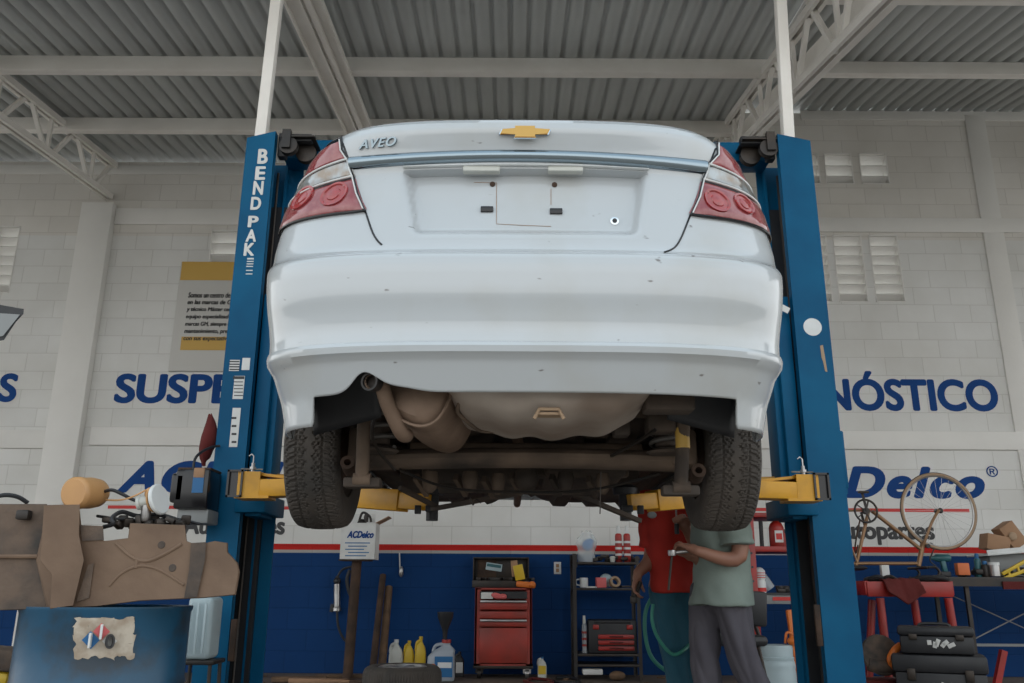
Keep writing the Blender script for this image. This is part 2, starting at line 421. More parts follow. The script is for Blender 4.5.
for i, (x0, z0, x1, z1) in enumerate(vents):
    n = max(3, round((z1 - z0) / .125))
    t = thing('block_vent', vent_labels[i], 'vent', ((x0 + x1) / 2, D, z0), 'louvred vents in the back wall')
    b = MB()
    f = .012
    b.box((x0 + f / 2, D + .08, (z0 + z1) / 2), (f, .17, z1 - z0)); b.box((x1 - f / 2, D + .08, (z0 + z1) / 2), (f, .17, z1 - z0))
    b.box(((x0 + x1) / 2, D + .08, z0 + f / 2), (x1 - x0, .17, f)); b.box(((x0 + x1) / 2, D + .08, z1 - f / 2), (x1 - x0, .17, f))
    b.build('vent_frame', M['plaster'], t)
    p = (z1 - z0) / n
    for k in range(n):
        z = z0 + p * (k + .5)
        s_ = MB(); s_.bar((x0 + f, D + .075, z), (x1 - f, D + .075, z), .019, .15, up=(0, .80, -.60)).build('slat', M['plaster'], t)

# ring beams, pilasters (slightly proud of the block work)
def beam_px(name, y0, y1, x0, x1, prd, z_only=None):
    cz = (x0 + x1) / 2
    a = at(x0 if abs(x0 - 512) < 700 else cz, y1, D); c = at(x1, y0, D)
    zlo = at(cz, y1, D).z; zhi = at(cz, y0, D).z
    mb = MB(); mb.box(((at(x0, y0, D).x + c.x) / 2, D - prd / 2, (zlo + zhi) / 2), (abs(c.x - at(x0, y0, D).x), prd, zhi - zlo), bev=.004)
    return struct(mb.build(name, M['plaster']))
beam_px('trim_1', 210, 226, 117, 520, .028)
beam_px('trim_2', 430, 448, 92, 1100, .03)
beam_px('trim_3', 219, 233, 800, 1100, .028)
beam_px('trim_4', 111, 121, 800, 1100, .016)
beam_px('trim_5', 166, 175, -200, 520, .016)
beam_px('trim_6', 430, 448, -200, 60, .03)
def pil(name, px, py, wpx, ztop, prd):
    x = at(px, py, D).x; w_ = at(px + wpx, py, D).x - x
    mb = MB(); mb.box((x + w_ / 2, D - prd / 2, ztop / 2), (w_, prd, ztop), bev=.006)
    return struct(mb.build(name, M['plaster_pil']))
M['plaster_pil'] = M['plaster']
pil('trim_7', 86, 208, 31, at(100, 206, D).z, .11)
pil('trim_8', 965, 125, 20, roof_right(D) - .05, .02)

# painted writing on the wall (children of the wall)
def lettering(txt, x0, y0, x1, y1, m, **k):
    mb = MB(); cxp = (max(x0, -100) + min(x1, 1100)) / 2
    text_fit(mb, txt, (at(x0, y1, D).x, at(cxp, y1, D).z), (at(x1, y0, D).x, at(cxp, y0, D).z), D - .002, **k)
    par = wr if at(x0, y0, D).x >= XS - 1 and x0 > 600 else bpy.data.objects['wall_back']
    o = mb.build('painted_lettering', m, par); return o
lettering('FRENOS', -128, 373, 20, 402, M['bluepaint'], bold=.04)
lettering('SUSPENSIÓN', 113, 367, 372, 404, M['bluepaint'], bold=.04)
lettering('DIAGNÓSTICO', 727, 371, 994, 411, M['bluepaint'], bold=.04)
for dx, dy in ((0, 0), (647, 5)):
    # A and C carry the swoosh cut; the rest is a heavy slanted face
    lettering('ACDelco', 117 + dx, 461 + dy, 335 + dx, 493.5 + dy, M['bluepaint'], bold=.05, shear=.32, spacing=1.16)
    lettering('®', 340 + dx, 461 + dy, 350 + dx, 472 + dy, M['bluepaint'], bold=.01)
    lettering('Autopartes', 182 + dx, 516 + dy, 286 + dx, 540 + dy, M['blackpaint'], bold=.04, spacing=1.0)
    a = at(108 + dx, 507 + dy / 2, D); c = at(322 + dx, 507 + dy / 2, D)
    mb = MB(); mb.box(((a.x + c.x) / 2, D - .002, a.z), (c.x - a.x, .004, .035)); mb.build('painted_stripe', M['redpaint'], wr if dx else bpy.data.objects['wall_back'])

# ---- roof
def roof(name, x0, x1, zf, y0, y1):
    mb = MB(); P = .1605; prof = []
    n = int((x1 - x0) / P)
    for i in range(n + 1):
        x = x0 + i * P
        prof += [(x, 0), (x + .105, 0), (x + .121, .034), (x + .144, .034)]
    # small swage in the pan
    rows = [[mb.bm.verts.new((x, y, zf(y) + dz)) for (x, dz) in prof] for y in (y0, y1)]
    for k in range(len(prof) - 1): mb.bm.faces.new((rows[0][k], rows[0][k + 1], rows[1][k + 1], rows[1][k]))
    o = mb.build(name, M['roofmetal'], sharp=15, recalc=False)
    sm = o.modifiers.new('thickness', 'SOLIDIFY'); sm.thickness = .003; sm.offset = 1
    return struct(o)
roof('ceiling', -13, XS - .16, roof_main, 3.0, D + .35)
roof('ceiling_right_bay', XS, 13, roof_right, 3.0, D + .35)
mb = MB(); mb.grid(lambda u, v: (XS, 3.0 + u * 6.8, roof_main(3 + u * 6.8) + .03 + v * (roof_right(3 + u * 6.8) - roof_main(3 + u * 6.8) - .03)), 2, 1)
o = mb.build('wall_step', M['plaster'], recalc=False); sm = o.modifiers.new('t', 'SOLIDIFY'); sm.thickness = .02; struct(o); o.name = 'trim_9'

def purlin(x0, x1, y, zf):
    mb = MB(); h = .15; z = zf(y)
    mb.box(((x0 + x1) / 2, y, z - h / 2 - .002), (x1 - x0, .06, h), bev=.006)
    mb.box(((x0 + x1) / 2, y + .04, z - h + .004), (x1 - x0, .05, .008))
    return struct(mb.build('purlin', M['whitesteel']))
for y in (3.08, 4.21, 5.56, 6.91, 8.26): purlin(-13, XS - .05, y, roof_main)
for y in (3.08, 4.86, 6.36, 8.01): purlin(XS + .02, 13, y, roof_right)

def truss(name, X, top, bot, y0, y1, panels, w=.06):
    """top and bot: functions y -> z of the chords"""
    mb = MB()
    for f in (top, bot):
        mb.bar((X - .035, y0, f(y0)), (X - .035, y1, f(y1)), .035, w)
        mb.bar((X + .035, y0, f(y0)), (X + .035, y1, f(y1)), .035, w)
        mb.bar((X, y0, f(y0) + .032), (X, y1, f(y1) + .032), .11, .008)
    st = (y1 - y0) / panels
    for i in range(panels):
        a = y0 + i * st; m_ = a + st * .5; c = a + st
        mb.bar((X, a + .05, top(a)), (X, m_ - .06, bot(m_)), .04, .04)
        mb.bar((X, m_ + .06, bot(m_)), (X, c - .05, top(c)), .04, .04)
        mb.bar((X, m_ - .02, bot(m_)), (X, m_ - .02, top(m_)), .035, .035)
    return struct(mb.build(name, M['whitesteel']))
lt = lambda y: CAMZ + 5.02 - .12 * (9.5 - y) - .05
lb = lambda y: CAMZ + 4.55 - .115 * (9.5 - y)
truss('roof_truss', -4.9, lt, lb, 3.0, 9.46, 7)
rt = lambda y: CAMZ + 4.37 + .195 * (y - 5.63)
rb = lambda y: CAMZ + 4.28 + .247 * (y - 7.38)
truss('roof_truss', 2.35, rt, rb, 3.0, 9.46, 7)
# wide folded beam and edge angle beside the right truss
mb = MB(); bz = lambda y: CAMZ + 4.50 + .248 * (y - 7.32)
mb.bar((2.47, 3.0, bz(3.0)), (2.47, 9.46, bz(9.46)), .03, .22)
mb.bar((2.51, 3.0, bz(3.0) - .1), (2.51, 9.46, bz(9.46) - .1), .09, .012)
mb.bar((2.51, 3.0, bz(3.0) + .1), (2.51, 9.46, bz(9.46) + .1), .09, .012)
struct(mb.build('roof_beam', M['whitesteel']))
mb = MB(); mb.bar((2.66, 3.0, bz(3.0) + .0), (2.66, 9.46, bz(9.46) + .0), .03, .03); struct(mb.build('roof_edge_angle', M['whitesteel']))
# long ribbed channel under the main roof, left of centre
mb = MB()
ya, yb = 3.0, 8.2
za = lambda y: roof_main(y) - .19
mb.bar((-1.64, ya, za(ya)), (-1.64, yb, za(yb)), .30, .02, .003)
for dx in (-.145, -.02, .05, .145):
    mb.bar((-1.64 + dx, ya, za(ya) - .02), (-1.64 + dx, yb, za(yb) - .02), .016, .05)
mb.bar((-1.60, ya, za(ya) - .035), (-1.60, yb, za(yb) - .035), .05, .012)
struct(mb.build('roof_channel', M['whitesteel']))
# ================================================================ LIFT
LD = 4.55                                     # plane of the front flanges
ZT = at(262, 131, LD).z                       # top of the columns
lift = thing('car_lift', 'blue two-column car lift with yellow arms holding up the white car', 'car lift', (0.08, 4.7, 0))
XC = 0.085
def column(sgn):
    xo = 1.672 if sgn < 0 else 1.688; fl = .167 if sgn < 0 else .193; dep = .36; ext = .09 if sgn < 0 else .035
    b = MB()
    x = lambda r: XC + sgn * r
    # front flange with the slanted top
    pts = [(x(xo), 0), (x(xo), ZT - .045), (x(xo - fl), ZT), (x(xo - fl), 0)]
    M1 = Matrix(((1, 0, 0, 0), (0, 0, 1, LD), (0, 1, 0, 0), (0, 0, 0, 1)))
    b.prism(pts, .012, M1)
    b.box((x(xo - .006), LD + dep / 2 + .007, (ZT - .046) / 2), (.012, dep - .012, ZT - .046))         # web
    b.box((x(xo - (fl + ext) / 2), LD + dep, ZT / 2 - .02), (fl + ext, .012, ZT - .04))     # rear flange
    b.box((x(xo - fl + .006), LD + .028, ZT / 2), (.012, .045, ZT))                        # lips
    b.box((x(xo - fl + .006), LD + dep - .028, ZT / 2 - .02), (.012, .045, ZT - .04))
    b.box((x(xo - .04), LD + .18, ZT / 2 - .1), (.02, .05, ZT - .3))
    b.box((x(xo - .1), LD + .18, .012), (.48, .56, .024), bev=.004)
    c = b.build('column', M['blue'], lift)
    # channel's dark depth painted as a black strip, with its chain and cable
    k = MB(); k.box((x(xo - .105), LD + dep - .03, ZT / 2 - .15), (.17, .03, ZT - .4)); k.build('channel_dark_strip', M['black'], c)
    k = MB(); k.tube([(x(xo - .13), LD + .1, .1), (x(xo - .13), LD + .1, ZT - .15)], .006, 6); k.tube([(x(xo - .13), LD + .25, .1), (x(xo - .13), LD + .25, ZT - .15)], .009, 6)
    k.build('cable', M['darkmetal'], c)
    # carriage that carries the arms
    k = MB(); zc = 1.42
    k.box((x(xo - fl - .045), LD + .18, zc + .42), (.08, .25, 1.25), bev=.006)
    k.box((x(xo - fl - .10), LD + .18, zc + .33), (.035, .17, .85), bev=.004)
    k.box((x(xo - fl - .05), LD + .18, zc - .14), (.16, .40, .10), bev=.006)
    k.build('carriage', M['blue'], lift)
    # top pulleys
    k = MB()
    for (dx, dy, r) in ((.245, .03, .055), (.33, .12, .062)):
        k.lathe([(.012, -.022), (r * .8, -.022), (r, -.02), (r * .86, 0), (r, .02), (r * .8, .022), (.012, .022)], (x(xo - dx), LD + dy, ZT - .085), 20, RX(90))
    k.box((x(xo - .235), LD + .005, ZT - .05), (.05, .03, .12)); k.box((x(xo - .30), LD + .10, ZT - .03), (.2, .2, .01))
    k.build('pulley', M['darkmetal'], lift)
    k = MB(); k.box((x(xo - fl - .13), LD + .06, ZT - .02), (.16, .05, .05), bev=.008); k.box((x(xo - fl - .03), LD + .08, ZT - .06), (.05, .06, .16), bev=.008)
    k.build('pulley_bracket', M['black'], lift)
    return c
colL = column(-1); colR = column(1)
b = MB(); b.box((XC, LD + .26, ZT - .02), (3.0, .16, .13), bev=.006); b.build('crossbar', M['blue'], lift)
# posts that go on up to the roof
for s_, px in ((-1, 262), (1, 786)):
    p = at(px, 128, LD + .12); b = MB()
    b.bar((p.x, LD + .12, ZT - .1), (p.x + (.03 if s_ < 0 else .07), LD + .12, roof_main(LD)), .066, .066, .004)
    struct(b.build('roof_post', M['whitesteel']))
# BEND PAK letters, stacked down the left column
mb = MB(); y0 = 147.0
rows = [('B', 149, 164), ('E', 166.5, 180), ('N', 181, 195), ('D', 197, 210), ('P', 216, 227.5), ('A', 229.5, 242), ('K', 243, 256)]
for ch, ya, yb in rows:
    cx = at(263 - (ya - 149) * 15.5 / 107, (ya + yb) / 2, LD).x; hw = .030
    zt = at(258, ya, LD).z; zb_ = at(258, yb, LD).z
    text_fit(mb, ch, (cx - hw, zb_), (cx + hw, zt), LD - .001, bold=.04)
mb.build('lettering', M['paper'], colL)
mb = MB()
def patch(mb, x0, y0, x1, y1, d, th=.002, ang=0):
    a = at(x0, y1, d); c = at(x1, y0, d)
    mb.box(((a.x + c.x) / 2, d - th / 2, (a.z + c.z) / 2), (abs(c.x - a.x), th, abs(c.z - a.z)), RY(ang))
    return mb
for i, (ya, yb) in enumerate(((258, 259.5), (261, 262), (263.5, 264.5), (266, 267), (270, 271), (273.5, 274.5))): patch(mb, 247.2 - i * .3, ya, 254 - i * .3, yb, LD)
mb.build('small_print', M['paper'], colL)
def sticker(r, bars):
    st = patch(MB(), *r, LD).build('sticker', M['paper'], colL)
    mb = MB()
    for q_ in bars: patch(mb, *q_, LD - .0022, .001)
    if bars: mb.build('sticker_print', M['blackpaint'], st)
sticker((229, 360, 240, 371), [(229.5, 361 + k * 2.6, 239.5, 362.2 + k * 2.6) for k in range(4)])
sticker((241.5, 358, 250.5, 370), [])
sticker((232.5, 376, 245, 399), [(233, 376.3, 244.5, 379)] + [(234, 381.5 + k * 3.4, 243, 382.3 + k * 3.4) for k in range(5)])
sticker((229, 408, 241, 447), [(231.5, 417 + k * 8, 236.5, 419 + k * 8) for k in range(4)])
# round white sticker and orange scratch on the right column
p = at(812.5, 327, LD)
mb = MB(); mb.lathe([(.051, 0), (.051, .002)], p, 32, RX(90)); mb.build('round_sticker', M['white'], colR)
mb = MB()
mb.prism([(-.010, .07), (.006, .075), (.010, .02), (.016, -.08), (.004, -.075), (-.002, -.02), (-.008, .0)], .002, Matrix.Translation(at(823, 358, LD)) @ Matrix.Rotation(R(90), 4, 'X'))
mb.build('rust_scratch', M['tan'], colR)
mb = MB(); patch(mb, 781, 306, 789, 312, LD - .0, .002, 30); mb.build('torn_label', M['paper'], colR)
# side blade on the right column (outer cover) and its safety lock box
p = at(846, 460, LD + .2)
b = MB(); b.box((XC + 1.735, LD + .2, at(846, 455, LD).z), (.06, .1, .32), bev=.01); b.box((XC + 1.75, LD + .16, at(850, 466, LD).z), (.012, .012, .26)); b.build('lock_box', M['blue'], lift)
b = MB()
b.box((XC - 1.48, LD - .012, at(240, 640, LD).z), (.03, .02, .2), bev=.004); b.build('latch', M['rust'], lift)
b = MB(); b.box((XC + 1.47, LD - .012, at(795, 625, LD).z), (.03, .02, .2), bev=.004); b.build('latch', M['rust'], lift)

# swing arms: tube socket by the column, arm to the pad beneath the car
def arm(sgn, near):
    x = lambda r: XC + sgn * r
    zc = at(262, 487, LD - .12).z
    b = MB()
    if near:
        # yellow socket hooked on the carriage in front of the column, its square open end outward
        yn = LD - .20
        ox = 1.45
        b.box((x(ox - .055), yn, zc + .055), (.11, .13, .012)); b.box((x(ox - .075), yn, zc - .065), (.17, .14, .014))
        b.box((x(ox - .055), yn - .062, zc), (.11, .010, .12)); b.box((x(ox - .055), yn + .062, zc), (.11, .010, .12))
        b.bar((x(ox - .10), yn - .01, zc - .02), (x(1.08), yn - .03, zc - .015), .11, .085, .004)
        b.bar((x(ox - .02), yn + .02, zc + .060), (x(1.08), yn + .02, zc + .022), .10, .014)
        P0 = at(335 if sgn < 0 else 715, 496, 4.33); P1 = at(432 if sgn < 0 else 626, 503, 4.05)
        b.bar((x(1.1), yn - .03, zc - .015), P0, .105, .085, .004)
        b.bar(P0, P0.lerp(P1, .72), .10, .10, .004); b.bar(P0.lerp(P1, .6), P1, .085, .075, .004)
        a = b.build('lift_arm', M['yellow'], lift)
        k = MB(); cx = x(ox + .012)
        for (dz, dy, sz, sy) in ((.052, 0, .012, .116), (-.052, 0, .012, .116), (0, .052, .116, .012), (0, -.052, .116, .012)):
            k.box((cx, yn + dy, zc + dz), (.03, sy, sz))
        k.box((x(ox - .02), yn, zc), (.01, .11, .11))
        zc2 = zc; fx = x(ox + .012)
        for (dx, dz, sx2, sz2) in ((.034, 0, .010, .135), (-.034, 0, .010, .135), (0, .063, .078, .010), (0, -.063, .078, .010)):
            k.box((fx + dx, yn - .072, zc + dz), (sx2, .012, sz2))
        k.box((fx, yn - .060, zc), (.07, .006, .125))  # black slab fills the tube mouth, painting its dark inside
        k.build('socket_tube', M['blackgloss'], a)
        k = MB(); q = Vector((x(ox - .05), yn, zc + .062))
        k.tube([q, q + Vector((0, 0, .05))], .009, 8); k.tube([q + Vector((0, 0, .05)), q + Vector((0, 0, .085)), q + Vector((-.012, 0, .095)), q + Vector((-.024, 0, .085))], .004, 6)
        k.tube([q + Vector((-.06, 0, .02)), q + Vector((.05, 0, .018))], .004, 6)
        k.lathe([(.016, 0), (.016, .012)], q + Vector((0, 0, .018)), 10)
        k.build('lock_pin', M['steel'], a)
        k = MB(); k.lathe([(.03, -.06), (.03, 0), (.055, .0), (.06, .03), (.045, .045)], P1 + Vector((0, .02, .04)), 16); k.lathe([(.02, -.1), (.028, -.1), (.028, -.04)], P1 + Vector((0, .02, .02)), 12)
        k.box(P1 + Vector((0, -.045, -.03)), (.05, .02, .03), bev=.004); k.box(P1 + Vector((sgn * .06, -.045, -.035)), (.03, .02, .04), bev=.004)
        k.build('lift_pad', M['black'], a)
for s_ in (-1, 1):
    arm(s_, True)
# two arms reaching to the front of the car
for s_ in (-1, 1):
    b = MB(); zc = 1.41
    b.bar((XC + s_ * 1.40, LD + .25, zc), (XC + s_ * .85, 4.98, zc), .10, .10, .004); b.build('lift_arm', M['yellow'], lift)

# power unit on the left column (electric motor and oil tank)
D1 = LD - .02
pu = MB()
a = at(178, 497, LD - .12)
pu.lathe([(.01, -.12), (.062, -.12), (.068, -.11), (.068, .10), (.06, .12), (.01, .12)], at(198, 493, LD - .1), 24)
P = at(210, 492, LD - .1)
pb = MB(); zt = at(200, 474, D1).z; zl = at(200, 512, D1).z
x0 = at(189, 490, D1).x; x1 = at(221, 490, D1).x
pb.box(((x0 + x1) / 2, LD - .12, (zt + zl) / 2), (x1 - x0, .2, zt - zl), bev=.012)
x2 = at(175, 490, D1 - .1).x
pb.box(((x0 + x2) / 2 + .03, LD - .14, (zt + zl) / 2 + .005), (x0 - x2 + .04, .16, (zt - zl) * .75), bev=.015)
o = pb.build('power_unit', M['blackgloss'], lift); o['label'] = 'black motor of the lift with a blue label'
k = MB(); k.box(((x0 + x1) / 2 + .01, LD - .11, zl - .035), (x1 - x0 - .01, .16, .07), bev=.008); k.build('pump_block', M['mesh_grey'], o)
k = MB(); k.box((x1 - .05, LD - .224, zt - .075), (.055, .004, .09)); k.build('label_plate', M['labelblue'], o)
k = MB(); k.box((x1 - .05, LD - .222, zt - .02), (.055, .012, .05), bev=.004); k.build('switch_box', M['card'], o)
k = MB(); k.box(((x0 + x1) / 2, LD - .12, zt + .003), (x1 - x0, .17, .014), bev=.004); k.build('top_plate', M['rust'], o)
k = MB(); k.tube(smooth_path([at(194, 476, LD - .2), at(194, 462, LD - .2), at(200, 453, LD - .16), at(212, 447, LD - .05), at(220, 446, LD - .02)]), .007, 8); k.build('power_cable', M['black'], o)
# ================================================================ CAR
CX = 0.041
def lerp_tab(tab, z, sm=True):
    if z <= tab[0][0]: return tab[0][1]
    for i in range(len(tab) - 1):
        a, b_ = tab[i], tab[i + 1]
        if z <= b_[0]:
            t = (z - a[0]) / (b_[0] - a[0])
            return a[1] + (b_[1] - a[1]) * t
    return tab[-1][1]
D0T = [(1.30, 2.50), (1.412, 2.475), (1.50, 2.425), (1.517, 2.398), (1.535, 2.394), (1.548, 2.402), (1.556, 2.425), (1.60, 2.430), (1.652, 2.420), (1.70, 2.405), (1.787, 2.398), (1.82, 2.404), (1.836, 2.418), (1.85, 2.445), (1.88, 2.462), (2.049, 2.50), (2.163, 2.515), (2.228, 2.50), (2.29, 2.475), (2.315, 2.478), (2.322, 2.49)]
WT = [(1.30, .775), (1.42, .798), (1.49, .818), (1.52, .835), (1.55, .838), (1.64, .845), (1.75, .857), (1.83, .862), (1.92, .858), (2.0, .846), (2.07, .832), (2.16, .797), (2.24, .748), (2.28, .705), (2.322, .65)]
RT = [(1.30, .30), (1.6, .32), (1.85, .31), (2.0, .28), (2.16, .24), (2.322, .20)]
RISE = [(1.30, .0), (1.45, .005), (1.52, .012), (1.85, .022), (2.0, .015), (2.15, .002), (2.25, .012), (2.322, .02)]
NEXP = 3.0
def sst(a, b_, x):
    t = max(0, min(1, (x - a) / (b_ - a))); return t * t * (3 - 2 * t)
def S(u, z, off=0.0, rec=True):
    """rear skin of the car: u in -1..1 across, z height"""
    w_ = lerp_tab(WT, z); a = math.sin(u * math.pi / 2); rr = lerp_tab(RT, z)
    y = lerp_tab(D0T, z) + rr * (1 - max(0.0, 1 - abs(a) ** NEXP) ** (1 / NEXP)) + .035 * a * a
    x = w_ * a
    if rec:
        hw = .405 - .10 * (2.17 - z) / .24 * .45
        m_ = (1 - sst(hw - .03, hw, abs(x))) * sst(1.915, 1.95, z) * (1 - sst(2.160, 2.168, z))
        y += .038 * m_
    zz = z + lerp_tab(RISE, z) * a * a
    return Vector((CX + x, y, zz))
def Sn(u, z):
    e = .004
    a = S(min(1, u + e), z, rec=False) - S(max(-1, u - e), z, rec=False); c = S(u, z + e, rec=False) - S(u, z - e, rec=False)
    n = a.cross(c).normalized()
    return n if n.y < 0 else -n if abs(n.y) > .2 else (n if n.x * u > 0 else -n)
def so(u, z, off=0.0, rec=True): return S(u, z, rec=rec) + Sn(u, z) * off
def uv(px, py, rec=True):
    """(u, z) of the skin seen at a pixel"""
    u = max(-.95, min(.95, (px - 525) / 262 * .75)); z = 1.3 + (437 - py) / 315 * 1.0
    for it in range(40):
        q = proj(S(u, z, rec=rec)); ex, ey = px - q[0], py - q[1]
        if abs(ex) + abs(ey) < .02: break
        h = 1e-4
        qu = proj(S(u + h, z, rec=rec)); qz = proj(S(u, z + h, rec=rec))
        a, b_, c, d = (qu[0] - q[0]) / h, (qz[0] - q[0]) / h, (qu[1] - q[1]) / h, (qz[1] - q[1]) / h
        det = a * d - b_ * c
        if abs(det) < 1e-6: break
        du = (ex * d - b_ * ey) / det; dz = (a * ey - c * ex) / det
        u = max(-.995, min(.995, u + max(-.1, min(.1, du)) * .8)); z = max(1.3, min(2.320, z + max(-.08, min(.08, dz)) * .8))
    return u, z
def skin_at(px, py, off=0.0, rec=True):
    u, z = uv(px, py, rec); return so(u, z, off, rec)

car = thing('car', 'white sedan car seen from behind and below, raised on the blue lift', 'car', (CX, 4.4, 1.07))
YA, ZA, RA = 3.36, 1.475, .335          # rear wheel arch
YF = YA + 2.48
def zbottom(x_rel, y):
    ax = abs(x_rel)
    z = 1.412
    # exhaust cut-out on the left
    if x_rel < 0: z += .055 * math.exp(-((x_rel + .475) / .055) ** 2)
    if x_rel < 0: z += .015 * math.exp(-((x_rel + .38) / .07) ** 2)
    if y < 3.05:
        z -= .085 * sst(.650, .672, ax)
        z += .20 * sst(2.84, 2.99, y)
    else: z = 1.36 if y < 5.2 else 1.36 + .16 * sst(5.2, 5.7, y)
    for yc in (YA, YF):
        if abs(y - yc) < RA: z = max(z, ZA + math.sqrt(RA * RA - (y - yc) ** 2) * 1.0)
    return z
b = MB()
zs = [1.30 + .0155 * i for i in range(14)] + [1.517, 1.526, 1.535, 1.542, 1.548, 1.552, 1.556, 1.565, 1.58, 1.60, 1.62, 1.64, 1.66, 1.68, 1.70, 1.73, 1.76, 1.787, 1.80, 1.81, 1.82, 1.828, 1.836, 1.843, 1.85, 1.865, 1.88, 1.90, 1.915, 1.925, 1.935, 1.945, 1.96, 1.99, 2.02, 2.05, 2.08, 2.11, 2.14, 2.155, 2.160, 2.164, 2.168, 2.19, 2.21, 2.228, 2.245, 2.26, 2.275, 2.29, 2.298, 2.309, 2.315, 2.322]
zs = sorted(set(zs))
us = [-1 + 2 * i / 190 for i in range(191)]
side_y = [2.80 + .012 * i for i in range(85)]; side_y = [3.0 + 0.0] if False else side_y
side_y = [y for y in side_y] + [3.82 + .12 * i for i in range(14)] + [5.50 + .018 * i for i in range(40)] + [6.25, 6.35, 6.42]
def column_pts(kind, val, sgn=1):
    """list of points up the height for one column of the loft"""
    out = []
    for z in zs:
        if kind == 'u':
            base = S(val, 1.41); zb_ = zbottom(base.x - CX, base.y)
            out.append(S(val, zb_ + (z - 1.30) / .20 * (1.50 - zb_)) if z < 1.50 else S(val, z))
        elif kind == 's':
            def side_pt(z):
                p = S(sgn, z); y = max(val, p.y + 1e-4 + (val - 2.8) * .05)
                k = 1.0
                x = p.x + sgn * .012 * sst(2.8, 3.4, y)
                # rising shoulder and flared arches
                q = max(0, 1 - abs(math.hypot(y - YA, (z - ZA)) - RA) / .05)
                x += sgn * .010 * q
                zz = p.z
                if y > 5.3: zz = 1.3 + (zz - 1.3) * (1 - .10 * sst(5.3, 6.4, y)); x -= sgn * .05 * sst(6.0, 6.42, y)
                return Vector((x, y, zz))
            zb_ = zbottom(sgn * .82, val)
            top = 1.50 if zb_ < 1.45 else 1.90
            out.append(side_pt(zb_ + (z - 1.30) / (top - 1.30) * (top - zb_)) if z < top else side_pt(z))
        else:   # front face: val in -1..1
            p = S(1, z); w_ = p.x - CX - .038; a = math.sin(val * math.pi / 2)
            y = 6.42 + .28 * (1 - abs(a) ** 3) ** (1 / 3)
            out.append(Vector((CX - w_ * a * -1 * -1 if False else CX + w_ * a, y, 1.3 + (max(z, 1.54) - 1.3) * .9 + lerp_tab(RISE, z) * .9)))
    return out
cols = [column_pts('u', u) for u in us]
cols += [column_pts('s', y, 1) for y in side_y]
cols += [column_pts('f', 1 - 2 * i / 20) for i in range(1, 20)]
cols += [column_pts('s', y, -1) for y in reversed(side_y)]
V = [[b.bm.verts.new(p) for p in c] for c in cols]
n = len(V)
for i in range(n):
    for j in range(len(zs) - 1):
        A, B, C_, D_ = V[i][j], V[(i + 1) % n][j], V[(i + 1) % n][j + 1], V[i][j + 1]
        try: b.bm.faces.new((A, B, C_, D_))
        except ValueError: pass
# deck: rows that close towards the centre line
prev = [V[i][-1] for i in range(n)]
for (k, dz) in ((.985, .012), (.94, .020), (.8, .03), (.4, .04), (0.001, .043)):
    row = []
    for i in range(n):
        p = V[i][-1].co; y = p.y + (.02 if p.y < 3 else 0) * (1 - k) * 2
        row.append(b.bm.verts.new((CX + (p.x - CX) * k, y + (0.03 if p.y < 3 else 0) * min(1, (1 - k) * 8), p.z + dz)))
    for i in range(n): b.bm.faces.new((prev[i], prev[(i + 1) % n], row[(i + 1) % n], row[i]))
    prev = row
bmesh.ops.remove_doubles(b.bm, verts=b.bm.verts, dist=1e-5)
body = b.build('body', M['car'], car, sharp=40)
sm = body.modifiers.new('thickness', 'SOLIDIFY'); sm.thickness = .010; sm.offset = -1

# cabin
b = MB()
def ring(y, z, hw, inset=0): return [(-hw, y, z), (hw, y, z)]
lv = [(2.34, 3.02, 5.45, .66), (2.52, 3.32, 5.0, .60), (2.65, 3.55, 4.72, .54), (2.685, 3.75, 4.55, .50)]
rowsv = []
for (z, ya, yb, hw) in lv:
    rowsv.append([b.bm.verts.new((CX + x, y, z)) for (x, y) in ((-hw * .85, ya), (hw * .85, ya), (hw, ya + .25), (hw, yb - .25), (hw * .85, yb), (-hw * .85, yb), (-hw, yb - .25), (-hw, ya + .25))])
for i in range(3):
    for k in range(8): b.bm.faces.new((rowsv[i][k], rowsv[i][(k + 1) % 8], rowsv[i + 1][(k + 1) % 8], rowsv[i + 1][k]))
b.bm.faces.new(rowsv[3]); b.bm.faces.new(rowsv[0][::-1])
b.build('windows', M['glass'], car)
b = MB()
for sg in (-1, 1):
    b.tube([(CX + sg * .56, 3.02, 2.35), (CX + sg * .51, 3.32, 2.53), (CX + sg * .46, 3.55, 2.66)], .03, 8)
    b.tube([(CX + sg * .56, 5.45, 2.35), (CX + sg * .51, 5.0, 2.53), (CX + sg * .46, 4.72, 2.66)], .03, 8)
    b.tube([(CX + sg * .66, 4.2, 2.34), (CX + sg * .60, 4.2, 2.53), (CX + sg * .54, 4.2, 2.66)], .025, 8)
b.box((CX, 4.15, 2.69), (1.02, 1.1, .03), bev=.012); b.build('roof', M['car'], car)

